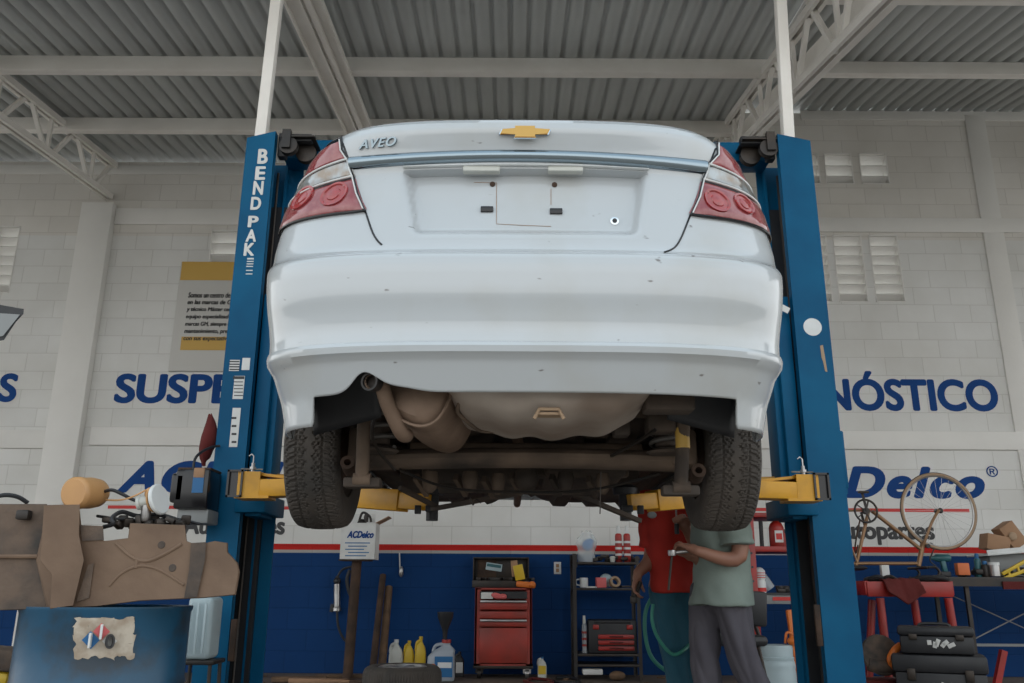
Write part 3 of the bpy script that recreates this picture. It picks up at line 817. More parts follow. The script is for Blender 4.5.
# --- tail lights in skin coordinates
def tail_light(sg):
    if sg < 0: inner = [(342.5, 139), (349, 160), (354, 178), (365.5, 212)]
    else: inner = [(714.5, 143.5), (707, 165), (702, 181), (690, 216)]
    IN = [uv(*p, rec=False) for p in inner]
    zt, z2, z1, z0 = [p[1] for p in IN]
    OUTZ = [zt - .004, z2 - .045, z1 - .05, z0 - .045 + .035]
    def pt(s_, v, off):   # s across 0..1 inner->outer, v 0..3 bands from top
        i = min(2, int(v)); f = v - i
        ui = IN[i][0] + (IN[i + 1][0] - IN[i][0]) * f; zi = IN[i][1] + (IN[i + 1][1] - IN[i][1]) * f
        zo = OUTZ[i] + (OUTZ[i + 1] - OUTZ[i]) * f
        uo = sg * (.90 + .10 * min(1, v / 1.2))
        u = ui + (uo - ui) * s_; z = zi + (zo - zi) * s_
        return so(u, z, off, False)
    par = None
    # housing (dark bezel) as the part, lenses as its sub-parts
    hb = MB()
    hb.grid(lambda a, c: pt(a, c * 3, .003), 24, 18)
    rim_ = [pt(0, v / 6 * 3, .007) for v in range(7)] + [pt(s_ / 12, 3, .007) for s_ in range(1, 13)] 
    hb.tube(rim_, .0045, 6)
    hb.tube([pt(s_ / 12, 0, .006) for s_ in range(13)], .003, 6)
    h = hb.build('tail_light', M['blackgloss'], car, recalc=False)
    def band(v0, v1, m, off=.012, s0=-.015, s1=1.0):
        g = MB()
        def f(a, c):
            s_ = s0 + (s1 - s0) * a; v = v0 + (v1 - v0) * c
            ed = min(1, min(a, 1 - a) * 12 if a < .5 else 1, min(c, 1 - c) * 8)
            return pt(s_, v, .004 + (off - .004) * (1 - (1 - ed) ** 2))
        g.grid(f, 26, 10); return g.build('lens', m, h, recalc=False)
    band(.12, .98, M['redlens']); band(1.04, 1.96, M['clearlens']); band(2.04, 2.94, M['redlens'])
    if sg < 0: centres = [((335.5, 196.5), .047), ((304.5, 200), .046)]
    else: centres = [((716, 203), .046), ((742, 206), .040)]
    for (pc, r) in centres:
        u0, z0_ = uv(*pc, rec=False)
        su = (S(u0 + .01, z0_, rec=False) - S(u0 - .01, z0_, rec=False)).length / .02
        prof = [(1.0, .013), (.98, .018), (.84, .017), (.76, .0125), (.50, .0125), (.44, .016), (.2, .018), (.001, .018)]
        def f(a, c):
            i = min(len(prof) - 2, int(c * (len(prof) - 1))); t = c * (len(prof) - 1) - i
            rr = (prof[i][0] * (1 - t) + prof[i + 1][0] * t) * r; of = prof[i][1] * (1 - t) + prof[i + 1][1] * t
            th = a * 2 * math.pi
            u = max(-1, min(1, u0 + rr * math.cos(th) / su)); return so(u, z0_ + rr * math.sin(th), of, False)
        g = MB(); g.grid(f, 32, 7, loopu=True)
        g.build('lamp_roundel', M['redlens2'], h)
    # bright divider strips
    for v in (1.0, 2.0):
        g = MB(); g.tube([pt(s_ / 14, v, .012) for s_ in range(15)], .004, 6); g.build('divider', M['white'], h)
    g = MB(); g.tube([pt(.005, .12 + v / 6 * 2.85, .012) for v in range(7)], .0025, 6); g.build('divider', M['white'], h)
tail_light(-1); tail_light(1)

# --- chrome bar over the plate
def strip(x0, x1, ytop, ybot, off, nx=40, prof=6, rec=False):
    g = MB()
    def f(a, c):
        px = x0 + (x1 - x0) * a
        yt = ytop(a); yb_ = ybot(a)
        py = yt + (yb_ - yt) * c
        u, z = uv(px, py, rec)
        e = math.sin(min(1, max(0, c)) * math.pi) ** .5
        return so(u, z, .002 + off * e, rec)
    return g.grid(f, nx, prof)
par_ = lambda l, m_, r: (lambda a: (l * (1 - a) * (1 - 2 * a) + 4 * m_ * a * (1 - a) + r * a * (2 * a - 1)))
g = strip(350.5, 705.5, par_(157, 149.8, 160.5), par_(170, 162.2, 174.5), .016)
g.build('chrome_strip', M['darkchrome'], car, recalc=False)
g = strip(404, 648, par_(166.2, 164, 168.6), par_(168.8, 166.6, 171), .012); g.build('chrome_lip', M['white'], car, recalc=False)
g = MB()
for (x0, x1) in ((463, 500), (548, 583)):
    a = skin_at(x0, 169, -.005); c = skin_at(x1, 169, -.005)
    g = MB(); g.box((a + c) / 2, ((c - a).length, .03, .025), bev=.004); g.build('plate_lamp', M['milky'], car)
# seams of the boot lid
def seam(pts, r=.0035):
    g = MB(); P_ = [skin_at(*p, 0.000) for p in smooth_path([Vector((p[0], p[1], 0)) for p in pts], 5) for p in [(p.x, p.y)]]
    g.tube(P_, r, 6); g.build('lid_seam', M['blackgloss'], car)
seam([(339.5, 135), (346, 152), (354, 178), (365.5, 212), (372, 231), (377, 240), (382, 245)])
seam([(718.5, 140), (708, 168), (698, 194), (689, 218), (681, 238), (674, 248), (664, 252.5)])
# badge (bow-tie), model letters, lock, plate fixings
pbd = skin_at(525, 132.5, .003); nb = Vector((0, -1, .22)).normalized()
Mb = Matrix.Translation(pbd) @ Matrix((Vector((1, 0, 0)), Vector((1, 0, 0)).cross(nb) * -1, nb)).transposed().to_4x4()
bow = [(-.083, -.012), (-.074, .012), (-.030, .012), (-.036, .027), (.036, .027), (.030, .012), (.083, .012), (.074, -.012), (.030, -.012), (.036, -.027), (-.036, -.027), (-.030, -.012)]
bow = [(p[0] + (.009 if abs(p[1]) <= .0121 and abs(p[0]) > .05 and p[1] < 0 and False else 0), p[1]) for p in bow]
g = MB(); g.prism([(p[0] * 1.03, p[1] * 1.06) for p in bow], .003, Mb, .001); bd = g.build('badge', M['chrome'], car)
g = MB(); g.prism([(p[0] * .98, p[1] * .94) for p in bow], .006, Mb, .002); g.build('badge_face', M['gold'], bd)
g = MB(); me = text_mesh('AVEO', .03, .35, 1.15, .5); xs = [v.co.x for v in me.vertices]; ys = [v.co.y for v in me.vertices]
a = skin_at(359.5, 150, .002); c = skin_at(397.5, 146, .002); ex = (c - a); L_ = ex.length; ex.normalize(); hz = (skin_at(362, 141, .002) - a).length
nn = Sn(*uv(378, 146)); ez = nn.cross(ex) * -1; ez = ez if ez.z > 0 else -ez
sx_ = L_ / (max(xs) - min(xs)); sy_ = hz / (max(ys) - min(ys))
Mt = Matrix.Translation(a) @ Matrix((ex * sx_, ez * sy_, nn * .006)).transposed().to_4x4() @ Matrix.Translation((-min(xs), -min(ys), .3))
g.mesh(me, Mt); g.build('model_badge', M['darkchrome'], car)
for (px, py, w_, h_) in ((487, 210, .041, .020), (556, 212, .041, .020)):
    g = MB(); g.box(skin_at(px, py, .004), (w_, .008, h_), bev=.002); g.build('plate_fixing', M['blackgloss'], car)
for (px, py) in ((492.5, 184.5), (554.5, 185)):
    g = MB(); g.lathe([(.009, 0), (.009, .004), (.002, .006)], skin_at(px, py, 0), 14, RX(90)); g.build('plate_screw', M['rust'], car)
g = MB(); g.lathe([(.014, 0), (.014, .005), (.010, .006)], skin_at(614.5, 221.5, 0), 18, RX(90)); lk = g.build('boot_lock', M['chrome'], car)
g = MB(); g.lathe([(.008, .006), (.008, .0072)], skin_at(614.5, 221.5, 0), 14, RX(90)); g.build('keyhole', M['black'], lk)
g = MB()
fr = [(496, 187), (496, 224), (551, 226), (551, 188)]
g.tube([skin_at(*p, .001) for p in [(474, 182.5), (496.5, 183), (496.5, 204), (496.5, 224), (523, 225.5), (551, 226.5)]], .0009, 5)
g.tube([skin_at(*p, .001) for p in [(551, 205), (551, 189)]], .0009, 5)
g.build('plate_outline', M['card'], car)

# --- inner wheel liners seen below the bumper corners
for sg in (-1, 1):
    g = MB()
    def f(a, c):
        x = CX + sg * (.48 + .25 * a); y = 2.72 + .12 * a + .10 * c
        return Vector((x, y, 1.58 - .22 * c + .04 * (1 - a) * c))
    g.grid(f, 10, 8)
    # arch liner over the tyre
    g.grid(lambda a, c: Vector((CX + sg * (.50 + .33 * c), YA - math.cos(a * math.pi) * (RA + .01), ZA + math.sin(a * math.pi) * (RA + .01))), 22, 4)
    o = g.build('wheel_liner', M['black'], car, recalc=False); sm = o.modifiers.new('t', 'SOLIDIFY'); sm.thickness = .006

# --- wheels
TW, TR = .198, .303
def tyre_mesh(mb, c, tread=True):
    NT, NA = (880, 40) if tread else (64, 16)
    def f(a, v):
        th = a * 2 * math.pi; x = (v * 2 - 1)                    # across tread and sidewalls
        # section: |x| <.62 tread, beyond sidewall
        ax = abs(x)
        if ax < .66:
            q = ax / .66; r = TR - .012 * q * q * q; X = TW / 2 * .90 * (x / .66)
            if tread:
                n_ = 44
                ph = (th * n_ / (2 * math.pi) + 2.6 * q - .5 * math.sin(q * 9) * .5 + (.5 if x > 0 else 0)) % 1
                d = 0
                if ph < .22 and q > .10: d = .007
                ph2 = (th * n_ / (2 * math.pi) + 2.6 * q - .25 * math.sin(q * 9) + (.5 if x > 0 else 0) + .55) % 1
                if ph2 < .14 and (.18 < q < .46 or .60 < q < .95): d = .004
                if .50 < q < .545: d = .007
                r -= d
        else:
            q = (ax - .66) / .34; r = TR - .012 - (TR - .19) * q ** 1.25 * .985; X = math.copysign(TW / 2 * (.90 + .13 * math.sin(min(1, q * 1.25) * math.pi)), x)
            if tread and q < .12 and (th * 60 / (2 * math.pi) + .2) % 1 < .25: r -= .004
        return Vector((c[0] + X, c[1] + r * math.sin(th), c[2] + r * math.cos(th)))
    mb.grid(f, NT, NA, loopu=True)
def wheel(sg, y, z, tread):
    c = Vector((CX + sg * .770, y, z))
    rot = RY(90) if sg > 0 else RY(-90)
    g = MB()
    # rim barrel (outer face towards +local z)
    g.lathe([(.192, -.085), (.185, -.08), (.168, -.06), (.160, -.02), (.158, .03), (.170, .06), (.192, .08), (.186, .074), (.150, .045), (.12, .05), (.06, .06), (.03, .07), (.0005, .07)], c, 40, rot, cap=False)
    o = g.build('wheel', M['rim'], car)
    o.modifiers.new('t', 'SOLIDIFY').thickness = .004
    t = MB(); tyre_mesh(t, c, tread); t.build('tyre', M['rubber'], o, sharp=30)
    d = MB(); d.lathe([(.03, -.10), (.06, -.10), (.105, -.075), (.112, -.07), (.112, .03), (.03, .035)], c, 32, rot); d.build('brake_drum', M['rust'], o)
    return o
ZW = 1.372
wheel(-1, YA, ZW, True); wheel(1, YA, ZW, True)

# --- underside
g = MB()
# floor pan with stiffening ribs and tunnel
def pan(a, c):
    x = -.80 + 1.6 * a; y = 3.0 + 3.3 * c
    z = 1.47 + .12 * math.exp(-(x / .14) ** 2) - .03 * (math.sin(x * 26) > .3) + (.10 * (1 - sst(3.1, 3.6, y)))
    if abs(x) > .5: z += .22 * max(0, 1 - abs(y - YA) / .5)
    return Vector((CX + x, y, z))
g.grid(pan, 60, 30); g.build('floor_pan', M['underdark'], car, recalc=False).modifiers.new('t', 'SOLIDIFY').thickness = .01
g = MB()
g.box((CX, 2.92, 1.60), (1.16, .60, .02)); g.box((CX, 3.05, 1.56), (1.1, .12, .10), bev=.01)
g.build('boot_floor', M['underdark'], car)
# spare wheel well
g = MB()
def well(a, c):
    x = -1 + 2 * a; y = c
    X = .075 + .345 * x
    yy = 2.52 + .52 * y
    ex = 1 - abs(x) ** 3.2; ey = 1 - abs(2 * y - 1) ** 4
    dz = .165 * max(0, ex) ** .45 * max(0, ey) ** .30
    rib = .006 * math.sin(x * 14) * (ex > .3) + .008 * math.exp(-(x / .12) ** 2)
    return Vector((CX + X, yy, 1.53 - dz - rib - .02 * y))
g.grid(well, 40, 24); sw = g.build('spare_wheel_well', M['pan'], car)
g = MB(); hk = at(549, 413, 2.55)
g.tube([hk + Vector((-.045, .0, -.018)), hk + Vector((-.03, 0, .012)), hk + Vector((.03, 0, .012)), hk + Vector((.045, 0, -.018))], .006, 8)
g.box(hk + Vector((0, .03, .0)), (.075, .05, .008)); g.build('tow_hook', M['tan'], car)
g = MB(); g.tube(smooth_path([at(460, 402, 2.62), at(458, 412, 2.7), at(470, 424, 2.8), at(482, 431, 2.9), at(500, 431, 2.9)]), .007, 8); g.build('tow_loop', M['under'], car)

# muffler: flattened drum seen from behind
g = MB(); mc = Vector((-.272, 2.84, 1.425))
def muf(a, c):
    th = a * 2 * math.pi; t = c
    k = (1 - abs(2 * t - 1) ** 9) ** .4 if 0 < t < 1 else 0
    rx, rz = .106 * k, .092 * k
    px_ = math.copysign(abs(math.cos(th)) ** .75, math.cos(th)) * rx; pz_ = math.copysign(abs(math.sin(th)) ** .75, math.sin(th)) * rz
    L_ = Vector((px_, (t - .5) * .50, pz_))
    return mc + RZ(-8) @ (RX(-4) @ (RY(28) @ L_))
g.grid(muf, 36, 28, loopu=True); mf = g.build('muffler', M['muffler'], car, merge=True)
g = MB()
rimp = []
for k in range(36):
    th = k / 36 * 2 * math.pi
    L_ = Vector((math.copysign(abs(math.cos(th)) ** .75, math.cos(th)) * .108, -.215, math.copysign(abs(math.sin(th)) ** .75, math.sin(th)) * .094))
    rimp.append(mc + RZ(-8) @ (RX(-4) @ (RY(28) @ L_)))
g.tube(rimp, .005, 6, closed=True)
g.build('muffler_seam', M['muffler'], mf)
g = MB(); t0 = at(371, 382, 2.50); t1 = at(381, 385, 2.56); t2 = at(388, 405, 2.60); t3 = at(401, 432, 2.66)
g.tube(smooth_path([t0, t1, t2, t3, t3 + Vector((.01, .06, .0))], 6), .0235, 16, caps=False)
o = g.build('tail_pipe', M['muffler'], car); o.modifiers.new('t', 'SOLIDIFY').thickness = .002
g = MB(); d_ = (t0 - t1).normalized(); q = d_.to_track_quat('Z', 'Y').to_matrix(); g.lathe([(.026, -.03), (.028, -.005), (.028, .012), (.022, .012), (.021, -.02), (.0005, -.021)], t0, 20, q); g.build('exhaust_tip', M['darkmetal'], car)
# exhaust pipe over the axle to the front
g = MB(); g.tube(smooth_path([mc + Vector((.03, .22, .02)), (-.16, 3.25, 1.52), (-.02, 3.45, 1.55), (.04, 3.8, 1.42), (.04, 4.6, 1.40), (.04, 5.8, 1.40)], 8), .024, 12); g.build('exhaust_pipe', M['muffler'], car)

# axle beam, trailing arms, springs, dampers
g = MB()
ax0 = Vector((CX - .60, 3.26, 1.355)); ax1 = Vector((CX + .60, 3.26, 1.355))
g.grid(lambda a, c: Vector((CX - .60 + 1.2 * a, 3.22 + .075 * math.sin(c * 2 * math.pi) * 1.0, 1.315 + .038 * math.cos(c * 2 * math.pi) + .012 * math.sin(a * math.pi))), 24, 14)
for sg in (-1, 1):
    g.tube(smooth_path([(CX + sg * .60, 3.22, 1.36), (CX + sg * .58, 3.5, 1.37), (CX + sg * .54, 3.85, 1.44)]), [.045] * 13, 12)
    g.lathe([(.05, -.03), (.05, .03)], (CX + sg * .54, 3.87, 1.45), 18, RY(90))
    g.box((CX + sg * .60, 3.22, 1.36), (.10, .16, .14), bev=.02)
g.build('rear_axle', M['under'], car)
g = MB(); g.box((CX + .02, 3.50, 1.40), (.95, .09, .05), bev=.01); g.box((CX - .02, 3.12, 1.49), (.98, .05, .05), bev=.01)
g.box((CX + .02, 3.75, 1.34), (.9, .07, .035), bev=.01)
g.build('crossmember', M['under'], car)
for sg in (-1, 1):
    g = MB(); pts = []
    c0 = Vector((CX + sg * .525, 3.10, 1.345))
    for k in range(121):
        th = k / 120 * 5.2 * 2 * math.pi; h = k / 120 * .22
        pts.append(c0 + Vector((.055 * math.cos(th), .055 * math.sin(th), h)))
    g.tube(pts, .009, 8); g.build('coil_spring', M['spring'], car)
    g = MB(); g.lathe([(.065, 0), (.075, .008), (.05, .02), (.02, .02)], c0 + Vector((0, 0, -.02)), 20); g.lathe([(.02, 0), (.04, .01), (.03, .2)], c0 + Vector((0, 0, .0)), 16); g.build('spring_seat', M['underdark'], car)
    g = MB()
    top = at(365, 392, 2.95) if sg < 0 else at(684, 404, 2.95); bot = at(362, 478, 3.0) if sg < 0 else at(681, 486, 3.0)
    g.tube([top + Vector((0, 0, .1)), top.lerp(bot, .1)], .014, 10); g.tube([top.lerp(bot, .05), top.lerp(bot, .12), top.lerp(bot, .96), bot], [.020, .024, .024, .018], 14)
    g.lathe([(.022, -.03), (.022, .03)], bot + Vector((0, 0, -.005)), 16, RY(90))
    o = g.build('shock_absorber', M['under'], car)
    k_ = MB(); k_.box(bot + Vector((-.0, .02, -.015)), (.13, .06, .035), bev=.008); k_.build('damper_bracket', M['underdark'], car)
    if sg > 0:
        k_ = MB(); q = top.lerp(bot, .42); k_.lathe([(.0255, -.035), (.0255, .035)], q + Vector((-.001, 0, 0)), 14); k_.build('damper_tag', M['signgold'], o)
    # eye bushing near the drum
    g = MB(); e_ = at(349, 466, 3.08) if sg < 0 else at(697, 474, 3.08)
    g.lathe([(.013, -.035), (.026, -.035), (.026, .035), (.013, .035), (.013, -.035)], e_, 20, RX(75), cap=False); g.build('axle_bush', M['rust'], car)
# fuel tank, heat shields, brackets and cables beneath the cabin
g = MB(); g.box((CX - .18, 3.95, 1.36), (.46, .5, .13), bev=.04, seg=3); g.box((CX + .28, 3.95, 1.37), (.36, .55, .11), bev=.035, seg=3)
g.box((CX + .45, 4.6, 1.39), (.28, .8, .07), bev=.02); g.box((CX - .45, 4.6, 1.39), (.28, .8, .07), bev=.02)
g.build('fuel_tank', M['underdark'], car)
for (px, py, s_) in ((526, 483, .09), (470, 484, .06), (566, 484, .06), (603, 486, .05), (430, 484, .06), (498, 486, .05)):
    g = MB(); p = at(px, py, 3.55); g.lathe([(s_ * .5, .05), (s_ * .6, .02), (s_ * .45, -.02), (s_ * .2, -.035), (.001, -.036)], p, 18)
    g.bar(p + Vector((-.06, 0, .03)), p + Vector((-.02, .1, -.03)), .02, .03)
    g.build('heat_shield', M['under'], car)
g = MB()
g.bar(at(432, 509, 3.9), at(520, 493, 3.75), .03, .018); g.bar(at(640, 521, 3.9), at(570, 492, 3.75), .03, .018)
g.bar(at(437, 507, 3.9), at(400, 488, 3.7), .02, .018); g.bar(at(520, 492, 3.75), at(600, 494, 3.75), .03, .018)
g.build('brace_bar', M['underdark'], car)
g = MB()
g.tube(smooth_path([at(400, 470, 3.2), at(450, 488, 3.4), at(520, 492, 3.5), at(590, 490, 3.4), at(660, 474, 3.2)]), .006, 6)
g.tube(smooth_path([at(655, 430, 2.9), at(640, 440, 3.0), at(622, 450, 3.1), at(600, 462, 3.2)]), .007, 6)
g.tube(smooth_path([at(380, 400, 2.8), at(372, 430, 2.9), at(378, 450, 3.0), at(395, 470, 3.1)]), .006, 6)
g.tube([at(601, 472, 3.2), at(600, 514, 3.2)], .0022, 5)
g.tube(smooth_path([at(470, 498, 3.5), at(473, 505, 3.5), at(476, 499, 3.5), at(481, 503, 3.5)]), .003, 5)
g.build('brake_cable', M['darkmetal'], car)
for p_, d_ in ((at(450, 488, 3.8), (.10, .05, .05)), (at(621, 430, 3.05), (.06, .08, .05)), (at(660, 425, 3.0), (.10, .10, .06)), (at(668, 405, 2.72), (.16, .1, .05))):
    g = MB(); g.box(p_, d_, bev=.01); g.build('bracket', M['underdark'], car)
# ================================================================ THINGS ALONG THE BACK WALL
def px_w(px, D_, n): a = at(px, 600, D_); return (at(px + n, 600, D_) - a).x
def box_px(mb, x0, y0, x1, y1, D_, dep, bev=0.0, rot=None):
    """box whose front face fills a pixel rectangle at distance D_"""
    a = at(x0, y1, D_); c = at(x1, y0, D_)
    mb.box(((a.x + c.x) / 2, D_ + dep / 2, (a.z + c.z) / 2), (abs(c.x - a.x), dep, abs(c.z - a.z)), rot, bev); return mb
def zfl(px, D_): return 0.0

# gold framed notice on the wall, left of the lift
t = thing('wall_sign', 'grey notice board with gold bands and dark italic text on the left wall', 'sign', at(205, 370, D - .02))
g = MB(); box_px(g, 168, 262, 262, 371, D - .03, .025, .004); g.build('board', M['signgrey'], t)
g = MB(); box_px(g, 180, 262, 258, 280, D - .034, .004); g.build('gold_band', M['signgold'], t)
g = MB(); box_px(g, 180, 337, 258, 350, D - .034, .004); g.build('gold_band', M['signgold'], t)
lines = ['Somos un centro de servicio', 'en las marcas de GM, con', 'y técnico Máster certificado', 'equipo especializado en las', 'marcas GM, siempre el mejor', 'mantenimiento, preventivo', 'con sus expectativas para']
for k, s_ in enumerate(lines):
    y = 293.6 + k * 7.3; x = 189 - .8 * k
    g = MB(); a = at(x, y + 5, D); c = at(x + 60, y, D)
    text_fit(g, s_, (a.x, a.z), (c.x, c.z), D - .0345, bold=.03, shear=.15); g.build('text_line', M['blackpaint'], t)

# wall outlet
t = thing('wall_outlet', 'small white electric outlet on the blue wall beside the red cabinet', 'outlet', at(558, 574, D))
g = MB(); box_px(g, 554, 562, 561, 574, D - .012, .012, .003); o = g.build('cover_plate', M['white'], t)
g = MB(); box_px(g, 556, 564, 559, 567.5, D - .015, .005); g.build('socket', M['card'], t)
g = MB(); box_px(g, 556, 568.5, 559, 572, D - .015, .005); g.build('socket', M['card'], t)

# battery box standing on an iron post
PD = 8.7
p = at(356, 560, PD)
t = thing('iron_stand', 'rusty iron post with a small top plate carrying the white battery carton', 'stand', (p.x, PD, 0))
g = MB(); g.tube([(p.x - .02, PD, 0.02), (p.x + .01, PD, p.z)], .048, 12); g.build('post', M['rust'], t)
g = MB(); g.box((p.x, PD, .012), (.5, .4, .024), bev=.004); g.build('base_plate', M['rust'], t)
g = MB(); g.box((p.x, PD, p.z - .004), (.3, .24, .012), bev=.002); g.build('top_plate', M['rust'], t)
a = at(340, 560, PD - .12); c = at(376, 524, PD - .12)
t = thing('battery_carton', 'white open battery carton with blue print on the iron stand', 'carton', ((a.x + c.x) / 2, PD, p.z))
g = MB(); cx = (a.x + c.x) / 2; hw = (c.x - a.x) / 2; h = c.z - a.z; z0 = p.z + .004
for s_ in (-1, 1): g.box((cx + s_ * hw, PD, z0 + h / 2), (.006, .26, h))
g.box((cx, PD - .13, z0 + h / 2), (hw * 2, .006, h)); g.box((cx, PD + .13, z0 + h / 2), (hw * 2, .006, h)); g.box((cx, PD, z0 + .004), (hw * 2, .26, .006))
o = g.build('carton', M['paper'], t)
g = MB(); g.box((cx + hw + .05, PD - .0, z0 + h + .03), (.16, .24, .005), RY(-28)); g.build('flap', M['card'], t)
g = MB(); g.box((cx - .02, PD + .12, z0 + h + .05), (hw * 1.7, .005, .12), RX(-12)); g.build('flap', M['paper'], t)
g = MB(); b0 = at(347, 538, PD - .134); b1 = at(374, 531, PD - .134); text_fit(g, 'ACDelco', (b0.x, b0.z), (b1.x, b1.z), PD - .135, bold=.05, shear=.32); g.build('print', M['bluepaint'], o)
g = MB()
for k in range(5): box_px(g, 345 + k % 2 * 3, 542.5 + 3.2 * k, 370 - (k * 3) % 8, 543.4 + 3.2 * k, PD - .1345, .001)
g.build('small_print', M['labelblue'], o)
q = at(364, 522, PD - .02)
tag(MB().ell(q + Vector((-.02, 0, -.02)), (.05, .045, .05)).lathe([(.02, 0), (.025, .05), (.015, .08)], q + Vector((.02, 0, -.0)), 10).tube(smooth_path([q + Vector((-.05, 0, .0)), q + Vector((-.02, 0, .09)), q + Vector((.05, 0, .06)), q + Vector((.07, 0, .0))]), .012, 8).build('machine_part', M['darkmetal']),
    'dark greasy machine part poking out of the white battery carton', 'machine part')

# leaning poles
def pole(x0, y0, x1, r, d0, d1, m, label):
    a = at(x0, y0, d1); b_ = at(x1, 672, d0)
    g = MB(); g.tube([(b_.x, d0, .0), (a.x, d1, a.z)], [r, r * .92], 10); tag(g.build('pole', m), label, 'pole', 'poles leaning on the blue wall')
pole(383, 575, 372, .036, 8.9, 9.42, M['rust'], 'taller rusty pole leaning on the blue wall, left of the pair')
pole(389, 587, 381, .042, 9.0, 9.42, M['wood'], 'shorter brown pole leaning on the blue wall, right of the pair')
# grease gun hanging with its hose
q = at(337, 600, D - .08)
t = thing('grease_gun', 'grey grease gun hanging with a black hose beside the iron stand', 'grease gun', (q.x, q.y, at(337, 612, D - .08).z))
g = MB(); a = at(337, 584, D - .08); b_ = at(337, 608, D - .08); g.tube([a, b_], .034, 12); g.lathe([(.045, 0), (.045, .03), (.03, .05)], b_ - Vector((0, 0, .03)), 12); g.build('barrel', M['steel'], t)
g = MB(); g.tube([a + Vector((0, 0, .08)), a], .02, 10); g.ell(a + Vector((0, 0, .03)), .04); g.bar(b_ + Vector((-.05, 0, .04)), b_ + Vector((-.06, 0, -.04)), .03, .04); g.build('grip', M['black'], t)
g = MB(); g.tube(smooth_path([at(337, 608, D - .08), at(338, 625, D - .08), at(343, 638, D - .08), at(350, 644, D - .08)]), .013, 8); g.tube(smooth_path([at(337, 578, D - .08), at(342, 570, D - .08), at(350, 567, D - .08), at(356, 566, D - .08)]), .012, 8); g.build('hose', M['black'], t)
q = at(352, 585, D - .06)
tag(MB().tube(smooth_path([at(350, 570, D - .06), at(347, 580, D - .06), at(350, 594, D - .06), at(356, 596, D - .06)]), .02, 8).tube(smooth_path([at(352, 568, D - .06), at(355, 580, D - .06), at(352, 592, D - .06)]), .012, 8).build('hose_bundle', M['black']), 'short black hose bundle hanging behind the iron stand', 'hose')
# hanging hook on a cord
t = thing('hanging_cord', 'thin cord with a small metal end hanging on the blue wall above the poles', 'cord', at(401, 578, D - .04))
g = MB(); g.tube(chain(at(399.5, 553, D - .02), at(400, 570, D - .03)), .007, 6); g.build('cord', M['milky'], t)
g = MB(); g.lathe([(.01, 0), (.026, .03), (.02, .09), (.008, .11)], at(401, 577, D - .03), 10); g.build('weight', M['steel'], t)

# ---- jugs and bottles on the floor
def jug(px, y0, wpx, D_, m, label, style=0, cap=None, group='jugs on the floor by the wall'):
    c = at(px, 668, D_); w_ = px_w(px, D_, wpx); top = at(px, y0, D_).z
    t = thing('jug', label, 'jug', (c.x, D_, 0), group)
    H = top; g = MB(); hw = w_ / 2; dp = hw * .62
    def f(a, v):
        th = a * 2 * math.pi
        prof = [(0, .0), (0, .86), (.02, .97), (.10, 1), (.45, 1), (.62, .98), (.78, .78), (.88, .42), (.92, .30), (1.0, .28), (1.0, 0)]
        i = min(len(prof) - 2, int(v * (len(prof) - 1))); q_ = v * (len(prof) - 1) - i
        z = prof[i][0] * (1 - q_) + prof[i + 1][0] * q_; r = prof[i][1] * (1 - q_) + prof[i + 1][1] * q_
        e = .55
        return Vector((c.x + math.copysign(abs(math.cos(th)) ** e, math.cos(th)) * hw * r + (style * hw * .35 * sst(.6, .9, z)), D_ + math.copysign(abs(math.sin(th)) ** e, math.sin(th)) * dp * r, z * H * .95))
    g.grid(f, 28, 30, loopu=True); o = g.build('bottle_body', m, t, merge=True)
    hx = c.x - hw * .62 + style * hw * .2
    g = MB(); g.tube(smooth_path([(hx + hw * .55, D_ - .0, H * .90), (hx + .0, D_, H * .86), (hx - hw * .18, D_, H * .70), (hx, D_, H * .55)], 5), .016, 8); g.build('handle', m, t)
    g = MB(); g.lathe([(hw * .34, 0), (hw * .34, H * .08), (hw * .28, H * .085), (0.001, H * .085)], (c.x + style * hw * .35, D_, H * .93), 14); g.build('cap', cap or m, t)
    return t, o, c, hw, H
jug(395.5, 640, 14, 9.25, M['milky'], 'milky white plastic jug beside the yellow jugs', cap=M['white'])
jug(408.5, 641, 10.5, 9.28, M['yellowpl'], 'smaller yellow jug, left of the two yellow jugs')
jug(420, 637, 11, 9.25, M['yellowpl'], 'taller yellow jug, right of the two yellow jugs')
t, o, c, hw, H = jug(441, 640, 27, 8.8, M['greyblue'], 'large grey motor oil jug with a dark label under the black funnel', 1, M['red'])
g = MB(); g.box((c.x + .03, 8.8 - hw * .62 - .002, H * .36), (hw * 1.3, .004, H * .5)); lb_ = g.build('label', M['labelblue'], o)
g = MB(); text_fit(g, 'OIL', (c.x - .04, H * .5), (c.x + .12, H * .58), 8.8 - hw * .62 - .005, bold=.03) if False else g.box((c.x + .04, 8.8 - hw * .62 - .005, H * .40), (hw * 1.0, .002, .05)); g.build('label_band', M['white'], o)
g = MB(); g.ell((c.x - .07, 8.8 - hw * .62 - .004, H * .36), (.028, .003, .028)); g.build('label_spot', M['orange'], o)
